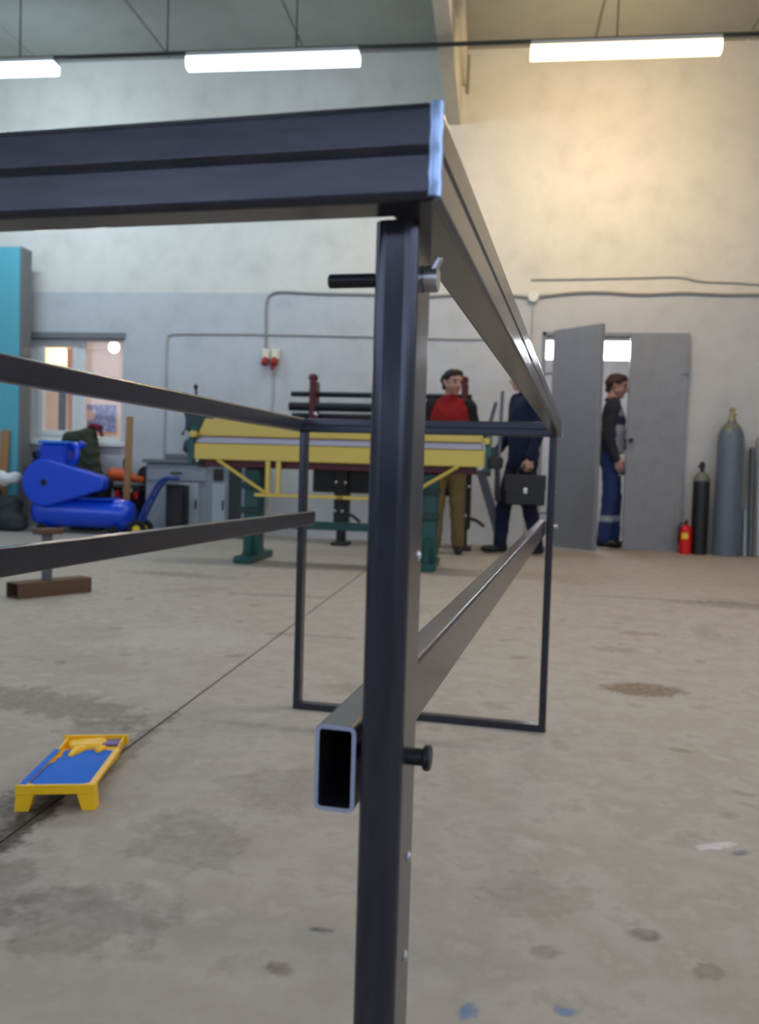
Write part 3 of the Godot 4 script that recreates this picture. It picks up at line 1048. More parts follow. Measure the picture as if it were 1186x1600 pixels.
# ------------------------------------------------------------------ sheet folding machine, yellow and green
func build_folding_machine():
	var t = thing("folding_machine", "yellow and green sheet metal folding machine on two green legs", "machine", Vector3(-1.15, 0, -6.3))
	# local x: -1.085 .. 1.085
	var st = ms()
	addbox(st, -1.085, 1.085, 0.765, 0.885, -0.02, 0.02, 0.004)
	var leafp = part("bending_leaf", st, M.yellow_paint, t)
	for x in [-1.06, 1.06]:
		st = ms()
		lathe(st, turned([[0.014, 0], [0.014, 0.006], [0.009, 0.012], [0, 0.014]]), along(Vector3(x, 0.755, 0.02), Vector3.BACK), 14)
		part("bolt", st, M.bolt_steel, leafp)
	st = ms()
	sweep(st, Vector3(0, 0, -0.16), Vector3(0, 0, -0.06), Vector3.RIGHT, Vector3.UP, PackedVector2Array([Vector2(-1.09, 0.945), Vector2(1.09, 0.945), Vector2(1.03, 1.075), Vector2(-1.03, 1.075)]))
	part("clamping_beam", st, M.yellow_paint, t)
	st = ms()
	addbox(st, -1.07, 1.07, 0.89, 0.912, -0.30, 0.018, 0.003)
	part("table_blade", st, M.bright_metal, t)
	st = ms()
	addbox(st, -1.07, 1.07, 0.914, 0.934, -0.15, -0.03, 0.003)
	part("clamp_blade", st, M.bright_metal, t)
	st = ms()
	addbox(st, -1.06, 1.06, 0.934, 0.945, -0.15, -0.05, 0.002)
	part("red_strip", st, M.red_paint, t)
	st = ms()
	addbox(st, -1.03, 1.03, 0.71, 0.765, -0.32, -0.04, 0.006)
	part("bed_beam", st, M.red_paint, t)
	for x in [-0.665, 0.69]:
		st = ms()
		addbox(st, x - 0.062, x + 0.062, 0.05, 0.71, -0.26, -0.10, 0.01)
		box(st, Vector3(x, 0.028, -0.20), Vector3(0.14, 0.055, 0.66), 0.012)
		# web that flares to the foot
		sweep(st, Vector3(x - 0.02, 0, 0), Vector3(x + 0.02, 0, 0), Vector3.BACK, Vector3.UP, PackedVector2Array([Vector2(0.08, 0.05), Vector2(-0.10, 0.24), Vector2(-0.26, 0.24), Vector2(-0.44, 0.05)]))
		var lg = part("leg", st, M.green_paint, t)
		for y in [0.39, 0.575]:
			st = ms()
			addbox(st, x - 0.085, x + 0.085, y - 0.022, y + 0.022, -0.11, -0.07, 0.006)
			part("bracket", st, M.dark_green, lg)
	st = ms()
	addbox(st, -0.61, 0.63, 0.255, 0.315, -0.22, -0.14, 0.006)
	part("cross_member", st, M.green_paint, t)
	# tension truss below the leaf
	for s in [-1, 1]:
		st = ms()
		tube(st, [Vector3(s * 0.90, 0.765, 0.03), Vector3(s * 0.52, 0.53, 0.06)], 0.013, 8)
		part("truss_brace", st, M.yellow_paint, t)
		for x in [0.425, 0.505]:
			st = ms()
			addbox(st, s * x - 0.017, s * x + 0.017, 0.515, 0.765, 0.03, 0.06, 0.004)
			part("truss_post", st, M.yellow_paint, t)
	st = ms()
	addbox(st, -0.60, 0.60, 0.50, 0.525, 0.03, 0.07, 0.004)
	part("truss_rod", st, M.yellow_paint, t)
	st = ms()
	lathe(st, turned([[0, 0], [0.022, 0], [0.022, 0.05], [0, 0.05]]), along(Vector3(0.02, 0.512, 0.05), Vector3.RIGHT), 8)
	part("truss_turnbuckle", st, M.dark_steel, t)
	# end plates with clamp arms and levers
	for s in [-1, 1]:
		st = ms()
		sweep(st, Vector3(s * 1.09, 0, 0), Vector3(s * 1.135, 0, 0), Vector3.BACK, Vector3.UP, PackedVector2Array([Vector2(0.02, 0.74), Vector2(0.02, 0.90), Vector2(-0.06, 1.02), Vector2(-0.20, 1.02), Vector2(-0.28, 0.90), Vector2(-0.28, 0.70)]))
		part("end_plate", st, M.green_paint, t)
		st = ms()
		lathe(st, turned([[0, 0], [0.05, 0], [0.055, 0.01], [0.055, 0.03], [0.03, 0.045], [0, 0.05]]), along(Vector3(s * 1.135, 0.86, -0.03), Vector3.RIGHT * s), 18)
		part("pivot_hub", st, M.dark_green, t)
		st = ms()
		addbox(st, s * 1.10 - 0.02, s * 1.10 + 0.02, 0.93, 0.975, -0.04, 0.035, 0.004)
		part("end_clamp", st, M.yellow_paint, t)
	st = ms()
	tube(st, [Vector3(1.185, 0.70, -0.02), Vector3(1.20, 1.32, -0.05)], 0.013, 8)
	part("lever", st, M.pipe_dark, t)
	st = ms()
	tube(st, curve([Vector3(1.10, 0.99, -0.10), Vector3(1.12, 1.10, -0.08), Vector3(1.155, 1.24, -0.05)]), 0.014, 8)
	part("lever", st, M.pipe_dark, t)
	st = ms()
	tube(st, curve([Vector3(1.14, 0.83, 0.0), Vector3(1.18, 0.76, 0.03), Vector3(1.185, 0.60, 0.04), Vector3(1.19, 0.53, 0.03)]), 0.020, 8)
	box(st, Vector3(1.165, 0.80, 0.01), Vector3(0.11, 0.09, 0.07), 0.015)
	part("counterweight_arm", st, M.black_plastic, t)

# ------------------------------------------------------------------ three-roll bending machine behind it
func build_roll_machine():
	var t = thing("roll_bending_machine", "roll bending machine with dark rolls and red columns behind the folding machine", "machine", Vector3(-1.0, 0, -8.15))
	# the group stands a little back of the man in red
	var k := 1.05
	for e in [[1.435, 0.026, -0.02], [1.31, 0.042, 0.05], [1.225, 0.036, -0.08]]:
		var st = ms()
		cyl(st, Vector3(-0.95, e[0], e[2]), Vector3(0.78, e[0], e[2]), e[1], 18, 0.004)
		part("roll", st, M.dark_steel_blue, t)
	for x in [-0.72, 0.715]:
		var st = ms()
		addbox(st, x - 0.03, x + 0.03, 0.86, 1.56, -0.12, 0.10, 0.012)
		box(st, Vector3(x - 0.012, 1.59, 0.0), Vector3(0.085, 0.07, 0.09), 0.02)
		part("column", st, M.red_paint, t)
		st = ms()
		cyl(st, Vector3(x + 0.03, 1.25, 0.10), Vector3(x + 0.06, 1.22, 0.12), 0.02, 12, 0.004)
		part("adjusting_knob", st, M.bright_metal, t)
	var st = ms()
	addbox(st, -0.85, 0.80, 0.72, 0.86, -0.16, 0.12, 0.01)
	part("bed", st, M.red_paint, t)
	st = ms()
	addbox(st, -0.70, 0.62, 0.50, 0.72, -0.14, 0.06, 0.01)
	part("gear_box", st, M.black_plastic, t)
	for x in [-0.42, 0.74]:
		st = ms()
		addbox(st, x - 0.065, x + 0.065, 0.20, 0.72, -0.10, 0.10, 0.012)
		addbox(st, x - 0.04, x + 0.04, 0.0, 0.20, -0.06, 0.06, 0.01)
		box(st, Vector3(x, 0.018, 0), Vector3(0.16, 0.035, 0.26), 0.008)
		var lg = part("leg", st, M.black_plastic, t)
		st = ms()
		for q in [[-0.045, 0.60], [0.045, 0.60], [-0.05, 0.33], [0.02, 0.33]]:
			lathe(st, turned([[0.012, 0], [0.012, 0.004], [0, 0.008]]), along(Vector3(x + q[0], q[1], 0.10), Vector3.BACK), 10)
		part("bolts", st, M.bolt_steel, lg)
		st = ms()
		tube(st, curve([Vector3(x + 0.05, 0.30, 0.08), Vector3(x + 0.12, 0.29, 0.12), Vector3(x + 0.20, 0.235, 0.14)]), 0.016, 8)
		part("pedal", st, M.dark_steel, lg)
	t = thing("steel_bar", "dark flat steel bar leaning beside the navy suited man", "bar", Vector3.ZERO)
	st = ms()
	var a := Vector3(0.12, 0.03, -8.20); var b := Vector3(-0.12, 0.76, -8.27)
	var ax := (b - a).normalized()
	var side := Vector3(ax.y, -ax.x, 0).normalized()
	sweep(st, a, b, side, side.cross(ax), rrect(0.085, 0.02, 0.004))
	part("bar", st, M.pipe_dark, t)

func build_bench():
	var t = thing("workbench", "grey steel workbench cabinet against the wall under the drill press", "workbench", Vector3(-2.94, 0, -8.62))
	bx(-0.54, 0.54, 0.06, 0.735, -0.27, 0.25, 0.008, "body", M.bench_grey, t)
	bx(-0.57, 0.57, 0.735, 0.775, -0.29, 0.29, 0.006, "worktop", M.bench_top, t)
	bx(-0.53, 0.53, 0.0, 0.06, -0.25, 0.20, 0.0, "plinth", M.black_plastic, t)
	var d = bx(-0.52, 0.10, 0.56, 0.715, 0.25, 0.268, 0.005, "drawer", M.bench_grey, t)
	bx(-0.27, -0.15, 0.63, 0.648, 0.268, 0.285, 0.003, "handle", M.dark_steel, d)
	for e in [[-0.20, 0.02], [0.16, 0.30]]:
		d = bx(e[0], e[1], 0.09, 0.54, 0.25, 0.268, 0.005, "door", M.bench_door, t)
		bx(e[1] - 0.03, e[1] - 0.015, 0.28, 0.38, 0.268, 0.285, 0.003, "handle", M.dark_steel, d)
	bx(0.17, 0.27, 0.575, 0.69, 0.25, 0.262, 0.003, "switch_plate", M.black_plastic, t)
	bx(0.33, 0.46, 0.09, 0.715, 0.25, 0.264, 0.004, "side_panel", M.tarp, t)
	# drill press
	t = thing("drill_press", "dark green bench drill press standing on the grey workbench", "drill press", Vector3(-3.02, 0.776, -8.62))
	bx(-0.28, 0.20, 0.0, 0.06, -0.20, 0.22, 0.012, "base", M.bench_top, t)
	var st = ms()
	cyl(st, Vector3(-0.02, 0.06, -0.12), Vector3(-0.02, 0.60, -0.12), 0.04, 18, 0.004)
	part("column", st, M.dark_steel, t)
	st = ms()
	sweep(st, Vector3(-0.085, 0, 0), Vector3(0.085, 0, 0), Vector3.BACK, Vector3.UP, PackedVector2Array([Vector2(-0.22, 0.34), Vector2(-0.20, 0.55), Vector2(0.10, 0.55), Vector2(0.17, 0.50), Vector2(0.17, 0.32), Vector2(0.06, 0.28), Vector2(-0.10, 0.28)]))
	var hd = part("head", st, M.dark_green, t)
	st = ms()
	addbox(st, -0.095, 0.095, 0.53, 0.63, -0.24, 0.15, 0.03)
	part("belt_cover", st, M.dark_green, t)
	st = ms()
	cyl(st, Vector3(0, 0.12, 0.09), Vector3(0, 0.30, 0.09), 0.018, 14, 0.003, 0.042)
	part("spindle", st, M.bright_metal, t)
	for k in 3:
		st = ms()
		var a := TAU * k / 3.0 + 0.4
		var c := Vector3(-0.10, 0.37, 0.06)
		var e := c + Vector3(-0.02, cos(a) * 0.13, sin(a) * 0.13)
		tube(st, [c, e], 0.007, 8)
		ball(st, e, Vector3.ONE * 0.017, 10)
		part("feed_handle", st, M.black_plastic, hd)
	st = ms()
	tube(st, [Vector3(-0.04, 0.62, -0.02), Vector3(-0.05, 0.74, -0.02)], 0.012, 8)
	ball(st, Vector3(-0.05, 0.755, -0.02), Vector3(0.024, 0.028, 0.024), 12)
	part("top_knob", st, M.black_plastic, t)
	st = ms()
	addbox(st, -0.10, 0.13, 0.085, 0.12, -0.05, 0.20, 0.006)
	cyl(st, Vector3(-0.02, 0.08, -0.12), Vector3(-0.02, 0.15, -0.12), 0.055, 16, 0.004)
	part("work_table", st, M.dark_steel, t)
	st = ms()
	addbox(st, 0.03, 0.08, 0.16, 0.28, 0.03, 0.06, 0.006)
	part("depth_stop", st, M.brass, t)

# ------------------------------------------------------------------ compressor
func build_compressor():
	var t = thing("compressor", "glossy blue belt driven air compressor on a horizontal tank", "compressor", Vector3(-4.12, 0, -8.3))
	var st = ms()
	var prof := [[0, 0], [0.07, 0.004], [0.12, 0.03], [0.145, 0.075], [0.15, 0.12], [0.15, 0.96], [0.145, 1.005], [0.12, 1.05], [0.07, 1.076], [0, 1.08]]
	lathe(st, turned(prof), along(Vector3(-0.52, 0.205, 0), Vector3.RIGHT), 28)
	var tank = part("tank", st, M.blue_enamel, t)
	for x in [-0.36, 0.40]:
		st = ms()
		addbox(st, x - 0.03, x + 0.03, 0.03, 0.10, -0.13, 0.13, 0.006)
		part("foot", st, M.blue_enamel, tank)
		for s in [-1, 1]:
			st = ms()
			cyl(st, Vector3(x, 0.05, s * 0.14 - 0.018), Vector3(x, 0.05, s * 0.14 + 0.018), 0.05, 18, 0.008)
			part("wheel", st, M.black_rubber, t)
	# platform on the tank
	bx(-0.42, 0.36, 0.345, 0.365, -0.14, 0.12, 0.004, "platform", M.blue_enamel, t)
	# belt guard: a big round and a small round joined by tangents
	var c0 := Vector2(-0.325, 0.505); var r0 := 0.238
	var c1 := Vector2(0.225, 0.515); var r1 := 0.082
	var d := c1 - c0
	var ang := acos((r0 - r1) / d.length())
	var b := d.angle()
	var poly := PackedVector2Array()
	for k in 25: 
		var a := b + ang + (TAU - 2 * ang) * k / 24.0
		poly.append(c0 + r0 * Vector2(cos(a), sin(a)))
	for k in 13:
		var a := b - ang + 2 * ang * k / 12.0
		poly.append(c1 + r1 * Vector2(cos(a), sin(a)))
	var inner := PackedVector2Array()
	for e in Geometry2D.offset_polygon(poly, -0.022, Geometry2D.JOIN_ROUND): inner = e
	st = ms()
	sweep(st, Vector3(0, 0, 0.06), Vector3(0, 0, 0.155), Vector3.RIGHT, Vector3.UP, poly, 0, 0, true, false)
	# rounded rim: shrink towards the centroid in three steps
	var prev := poly
	var pz := 0.155
	for k in 3:
		var a := deg_to_rad(30.0 * (k + 1))
		var ring := PackedVector2Array()
		var nn := edge_normals(poly)
		for i in poly.size():
			var nv: Vector2 = nn[i][0]
			ring.append(poly[i] - nv * 0.022 * (1.0 - cos(a)))
		var z1 := 0.155 + 0.022 * sin(a)
		for i in poly.size():
			var j := (i + 1) % poly.size()
			var m0 := deg_to_rad(30.0 * k)
			var n0a := Vector3(nn[i][0].x * cos(m0), nn[i][0].y * cos(m0), sin(m0))
			var n0b := Vector3(nn[j][0].x * cos(m0), nn[j][0].y * cos(m0), sin(m0))
			var n1a := Vector3(nn[i][0].x * cos(a), nn[i][0].y * cos(a), sin(a))
			var n1b := Vector3(nn[j][0].x * cos(a), nn[j][0].y * cos(a), sin(a))
			quad(st, Vector3(prev[i].x, prev[i].y, pz), Vector3(prev[j].x, prev[j].y, pz), Vector3(ring[j].x, ring[j].y, z1), Vector3(ring[i].x, ring[i].y, z1), n0a, n0b, n1b, n1a)
		prev = ring
		pz = z1
	var tr := Geometry2D.triangulate_polygon(prev)
	for k in range(0, tr.size(), 3):
		tri(st, Vector3(prev[tr[k]].x, prev[tr[k]].y, pz), Vector3(prev[tr[k + 1]].x, prev[tr[k + 1]].y, pz), Vector3(prev[tr[k + 2]].x, prev[tr[k + 2]].y, pz), Vector3.BACK, Vector3.BACK, Vector3.BACK)
	var guard = part("belt_guard", st, M.blue_enamel, t)
	st = ms()
	cyl(st, Vector3(-0.325, 0.505, 0.165), Vector3(-0.325, 0.505, 0.182), 0.035, 18, 0.004)
	part("hub_cap", st, M.black_plastic, guard)
	# cylinder block and head above the big wheel
	st = ms()
	addbox(st, -0.40, -0.12, 0.64, 0.90, -0.10, 0.14, 0.03)
	var blk = part("cylinder_block", st, M.blue_enamel, t)
	st = ms()
	for k in 6: addbox(st, -0.415, -0.105, 0.70 + k * 0.032, 0.712 + k * 0.032, -0.115, 0.155, 0.003)
	part("cooling_fins", st, M.blue_enamel, blk)
	bx(-0.41, -0.10, 0.895, 0.925, -0.11, 0.15, 0.008, "head_plate", M.blue_top, blk)
	st = ms()
	tube(st, curve([Vector3(-0.12, 0.87, 0), Vector3(-0.03, 0.88, 0), Vector3(0.0, 0.92, 0)]), 0.035, 12)
	tube(st, curve([Vector3(-0.06, 0.88, 0.02), Vector3(-0.05, 0.78, 0.03), Vector3(-0.09, 0.70, 0.02)]), 0.028, 12)
	part("outlet_pipe", st, M.blue_enamel, blk)
	st = ms()
	for k in 4: cyl(st, Vector3(-0.56, 0.78 - k * 0.085, -0.05), Vector3(-0.40, 0.80 - k * 0.075, -0.03), 0.042, 14, 0.006)
	cyl(st, Vector3(-0.60, 0.40, -0.02), Vector3(-0.58, 0.66, -0.02), 0.055, 14, 0.01)
	part("intake_filter", st, M.black_plastic, t)
	st = ms()
	cyl(st, Vector3(0.14, 0.50, -0.22), Vector3(0.14, 0.50, 0.05), 0.10, 22, 0.015)
	addbox(st, 0.06, 0.22, 0.365, 0.44, -0.2, 0.0, 0.005)
	part("motor", st, M.dark_steel, t)

# ------------------------------------------------------------------ corner with the office window
func build_window_corner():
	# office things seen through the panes
	var t = thing("curtain", "tan curtain hanging behind the half of the window nearer the cabinet", "curtain", Vector3(-4.98, 1.02, -9.45))
	var st = ms()
	var prof := []
	for k in 29: prof.append(Vector3(k * 0.008 + 0.10, 0, 0.02 * sin(k * 0.9)))
	for k in 28:
		var a: Vector3 = prof[k]; var b: Vector3 = prof[k + 1]
		var n := Vector3(-(b.z - a.z), 0, b.x - a.x).normalized()
		var top := Vector3(-0.03, 1.0, 0)
		quad(st, a, b, b + top, a + top, n, n, n, n)
		quad(st, a - n * 0.003, b - n * 0.003, b + top - n * 0.003, a + top - n * 0.003, -n, -n, -n, -n)
	part("cloth", st, M.curtain, t)
	st = ms()
	tube(st, [Vector3(-0.25, 1.01, 0), Vector3(0.55, 1.01, 0)], 0.008, 8)
	part("rod", st, M.white_plastic, t)
	st = ms()
	for k in 10:
		var x := -0.02 + k * 0.009
		quad(st, Vector3(x, 0, 0.01 * sin(k)), Vector3(x + 0.009, 0, 0.01 * sin(k + 1.0)), Vector3(x + 0.009, 0.55, 0.01 * sin(k + 1.0)), Vector3(x, 0.55, 0.01 * sin(k)), Vector3.BACK, Vector3.BACK, Vector3.BACK, Vector3.BACK)
		quad(st, Vector3(x, 0, 0.01 * sin(k) - 0.004), Vector3(x + 0.009, 0, 0.01 * sin(k + 1.0) - 0.004), Vector3(x + 0.009, 0.55, 0.01 * sin(k + 1.0) - 0.004), Vector3(x, 0.55, 0.01 * sin(k) - 0.004), Vector3.FORWARD, Vector3.FORWARD, Vector3.FORWARD, Vector3.FORWARD)
	part("blue_edge", st, M.curtain_blue, t)
	t = thing("poster", "blue and lilac poster seen low through the office window", "poster", Vector3(-4.60, 1.22, -9.62))
	st = ms()
	var q := [Vector3(-0.23, -0.17, 0.012), Vector3(0.23, -0.17, 0.012), Vector3(0.23, 0.18, 0.012), Vector3(-0.23, 0.18, 0.012)]
	var uv := [Vector2(0, 1), Vector2(1, 1), Vector2(1, 0), Vector2(0, 0)]
	for k in [0, 2, 1, 0, 3, 2]:
		st.set_normal(Vector3.BACK); st.set_uv(uv[k]); st.add_vertex(q[k])
	part("print", st, M.poster_print, t)
	bx(-0.24, 0.24, -0.18, 0.19, -0.012, 0.0105, 0.003, "board", M.paper, t)
	bx(-0.20, -0.16, -1.22, -0.18, -0.03, 0.0, 0.003, "stand_leg", M.white_plastic, t)
	bx(0.16, 0.20, -1.22, -0.18, -0.03, 0.0, 0.003, "stand_leg", M.white_plastic, t)
	# tall teal-fronted cabinet
	t = thing("tall_cabinet", "tall cabinet with a flat teal front beside the office window", "cabinet", Vector3(-5.43, 0, -8.61))
	bx(-0.50, 0.50, 0.0, 2.94, -0.11, 0.085, 0.006, "body", M.panel_edge, t)
	bx(-0.495, 0.485, 0.05, 2.93, 0.087, 0.115, 0.006, "front_panel", M.teal_sheet, t)
	# timber
	t = thing("timber_plank", "brown wooden plank standing upright between window and workbench", "plank", Vector3(-3.745, 0, -8.53))
	st = ms()
	box(st, Vector3(0.0, 0.605, 0.0), Vector3(0.07, 1.2, 0.025), 0.003, Basis(Vector3.RIGHT, -0.01) * Basis(Vector3.BACK, -0.02))
	part("plank", st, M.wood, t)
	t = thing("timber_plank", "wooden plank leaning on the teal front at the photo's edge", "plank", Vector3(-5.06, 0, -8.385))
	st = ms()
	box(st, Vector3(0.0, 0.515, -0.04), Vector3(0.09, 1.03, 0.03), 0.003, Basis(Vector3.RIGHT, -0.08))
	part("plank", st, M.wood, t)
	# olive tarpaulin bundle with a maroon rag
	t = thing("tarpaulin_bundle", "dark olive tarpaulin draped in a peak behind the blue compressor", "tarpaulin", Vector3(-4.26, 0, -8.74))
	var s := fresh()
	sdf(s, [[Vector3(0.0, 1.02, 0), Vector3(0.10, 0.12, 0.0), 0.045, 0.11], [Vector3(0.0, 1.02, 0), Vector3(-0.18, 0.12, 0.0), 0.04, 0.11], [Vector3(-0.02, 1.01, 0.0), Vector3(-0.24, 0.97, 0.0), 0.06, 0.075], [Vector3(0.0, 0.9, 0.0), Vector3(-0.12, 0.6, 0.0), 0.05, 0.09], [Vector3(0.03, 0.8, 0.02), Vector3(0.13, 0.3, 0.02), 0.05, 0.07], [Vector3(-0.1, 0.09, 0.0), Vector3(0.1, 0.09, 0.0), 0.09, 0.08]], 0.02, 0.08, Transform3D(), null, 0.006)
	part("tarpaulin", done(s), M.olive_cloth, t)
	t = thing("rag", "maroon rag lying on the peak of the olive tarpaulin", "rag", Vector3(-4.21, 1.075, -8.74))
	s = fresh()
	sdf(s, [[Vector3(-0.03, 0.03, 0.02), Vector3(0.06, 0.02, 0.03), 0.035, 0.03], [Vector3(0.06, 0.01, 0.03), Vector3(0.10, -0.06, 0.05), 0.03, 0.02]], 0.012, 0.03, Transform3D(), null, 0.004)
	part("cloth", done(s), M.maroon_cloth, t)
	# orange saw on a black toolbox
	t = thing("toolbox", "black toolbox between the blue compressor and the workbench", "toolbox", Vector3(-3.785, 0, -8.745), 0)
	bx(-0.15, 0.15, 0.0, 0.40, -0.125, 0.125, 0.02, "body", M.black_plastic, t)
	bx(-0.16, 0.16, 0.40, 0.50, -0.135, 0.135, 0.025, "lid", M.black_plastic, t)
	for x in [-0.10, 0.10]: bx(x - 0.025, x + 0.025, 0.35, 0.43, 0.125, 0.15, 0.006, "latch", M.bright_red, t)
	bx(-0.04, 0.06, 0.42, 0.46, 0.135, 0.142, 0.002, "name_plate", M.paper, t)
	t = thing("cutoff_saw", "orange power saw lying on the black toolbox", "power tool", Vector3(-3.84, 0.502, -8.72), 0)
	s = fresh()
	sdf(s, [[Vector3(-0.14, 0.10, 0), Vector3(0.02, 0.085, 0), 0.07, 0.06], [Vector3(0.02, 0.07, 0), Vector3(0.16, 0.05, 0), 0.045, 0.04]], 0.012, 0.03)
	part("motor_body", done(s), M.orange_plastic, t)
	st = ms()
	tube(st, curve([Vector3(0.0, 0.12, 0), Vector3(-0.03, 0.21, 0), Vector3(-0.01, 0.27, 0), Vector3(0.03, 0.28, 0)]), 0.018, 8)
	part("handle", st, M.tarp, t)
	st = ms()
	cyl(st, Vector3(0.20, 0.10, -0.05), Vector3(0.20, 0.10, -0.045), 0.10, 24)
	part("disc", st, M.dark_steel, t)
	# hand truck with a blue bent-tube frame
	t = thing("hand_truck", "small hand truck with a bent blue tube frame", "hand truck", Vector3(-3.20, 0, -7.98))
	for z in [-0.06, 0.06]:
		st = ms()
		tube(st, curve([Vector3(-0.18, 0.10, z), Vector3(-0.10, 0.30, z), Vector3(0.02, 0.52, z), Vector3(0.10, 0.59, z), Vector3(0.19, 0.585, z)]), 0.017, 10)
		part("frame_tube", st, M.blue_tube, t)
	for e in [[-0.05, 0.40], [0.19, 0.585]]:
		st = ms()
		tube(st, [Vector3(e[0], e[1], -0.06), Vector3(e[0], e[1], 0.06)], 0.014, 8)
		part("cross_tube", st, M.blue_tube, t)
	for z in [-0.09, 0.09]:
		st = ms()
		cyl(st, Vector3(-0.16, 0.09, z - 0.02), Vector3(-0.16, 0.09, z + 0.02), 0.09, 22, 0.012)
		var w = part("wheel", st, M.black_rubber, t)
		st = ms()
		cyl(st, Vector3(-0.16, 0.09, z - 0.023), Vector3(-0.16, 0.09, z + 0.023), 0.04, 18, 0.004)
		part("hub", st, M.yellow_tag, w)
	st = ms()
	addbox(st, -0.2, 0.08, 0.0, 0.012, -0.08, 0.08, 0.002)
	part("toe_plate", st, M.dark_steel, t)
	t = thing("crate", "black plastic crate standing before the grey workbench", "crate", Vector3(-3.09, 0, -8.23))
	st = ms()
	addbox(st, -0.09, 0.09, 0.0, 0.02, -0.08, 0.08)
	for e in [[-0.09, -0.078, -0.08, 0.08], [0.078, 0.09, -0.08, 0.08], [-0.09, 0.09, -0.08, -0.068], [-0.09, 0.09, 0.068, 0.08]]: addbox(st, e[0], e[1], 0.0, 0.52, e[2], e[3], 0.003)
	part("body", st, M.black_plastic, t)
	bx(-0.098, 0.098, 0.50, 0.53, 0.066, 0.09, 0.004, "rim", M.black_plastic, t)
	# dark sacks beside the cabinet
	t = thing("sack_heap", "heap of dark grey sacks on the floor before the teal cabinet", "sacks", Vector3(-4.95, 0, -8.25))
	s = fresh()
	sdf(s, [[Vector3(-0.28, 0.10, 0), Vector3(0.12, 0.10, 0.03), 0.11, 0.12], [Vector3(-0.22, 0.24, -0.02), Vector3(0.10, 0.26, 0), 0.10, 0.10], [Vector3(-0.25, 0.36, -0.03), Vector3(-0.10, 0.40, -0.02), 0.06, 0.05], [Vector3(0.05, 0.1, 0.03), Vector3(0.22, 0.08, 0.05), 0.1, 0.07]], 0.02, 0.05, Transform3D(), null, 0.007)
	part("sacks", done(s), M.tarp, t)
	t = thing("plastic_bag", "pale plastic bag tucked between the sacks and the compressor", "bag", Vector3(-4.96, 0.515, -8.29))
	s = fresh()
	sdf(s, [[Vector3(-0.12, 0.0, 0), Vector3(-0.04, 0.04, 0), 0.06, 0.06], [Vector3(0.02, 0.0, 0.02), Vector3(0.12, 0.03, 0.0), 0.06, 0.06]], 0.014, 0.03, Transform3D(), null, 0.006)
	part("bag", done(s), M.paper, t)

# ------------------------------------------------------------------ people
func V(a) -> Vector3: return Vector3(a[0], a[1], a[2])

# palm, four unequal curled fingers and a thumb; d runs from wrist to knuckles, n is where the palm faces, s is the thumb's side
func hand_bones(w: Vector3, d: Vector3, n: Vector3, s: Vector3, curl: float) -> Array:
	var b := []
	d = d.normalized()
	n = (n - d * n.dot(d)).normalized()
	s = (s - d * s.dot(d) - n * s.dot(n)).normalized()
	for k in 4:
		var o := s * (0.027 - 0.018 * k)
		b.append([w + s * (0.012 - 0.008 * k), w + d * 0.085 + o, 0.019, 0.0135])
		var p := w + d * 0.088 + o
		var a := 0.0
		var ln: float = [0.072, 0.08, 0.075, 0.06][k]
		for q in 3:
			a += curl * [0.7, 1.0, 0.8][q]
			var dir := d * cos(a) + n * sin(a)
			var e: Vector3 = p + dir * ln * [0.45, 0.31, 0.24][q]
			b.append([p, e, 0.0098 - 0.0008 * q, 0.009 - 0.0008 * q])
			p = e
	var t := w + d * 0.025 + s * 0.022
	var m := t + (d * 0.6 + s * 0.65 + n * 0.35).normalized() * 0.045
	b.append([t, m, 0.015, 0.012])
	var m2 := m + (d * 0.9 + n * 0.5 + s * 0.05).normalized() * 0.032
	b.append([m, m2, 0.011, 0.0095])
	b.append([m2, m2 + (d * 0.8 + n * 0.7).normalized() * 0.024, 0.0095, 0.008])
	return b

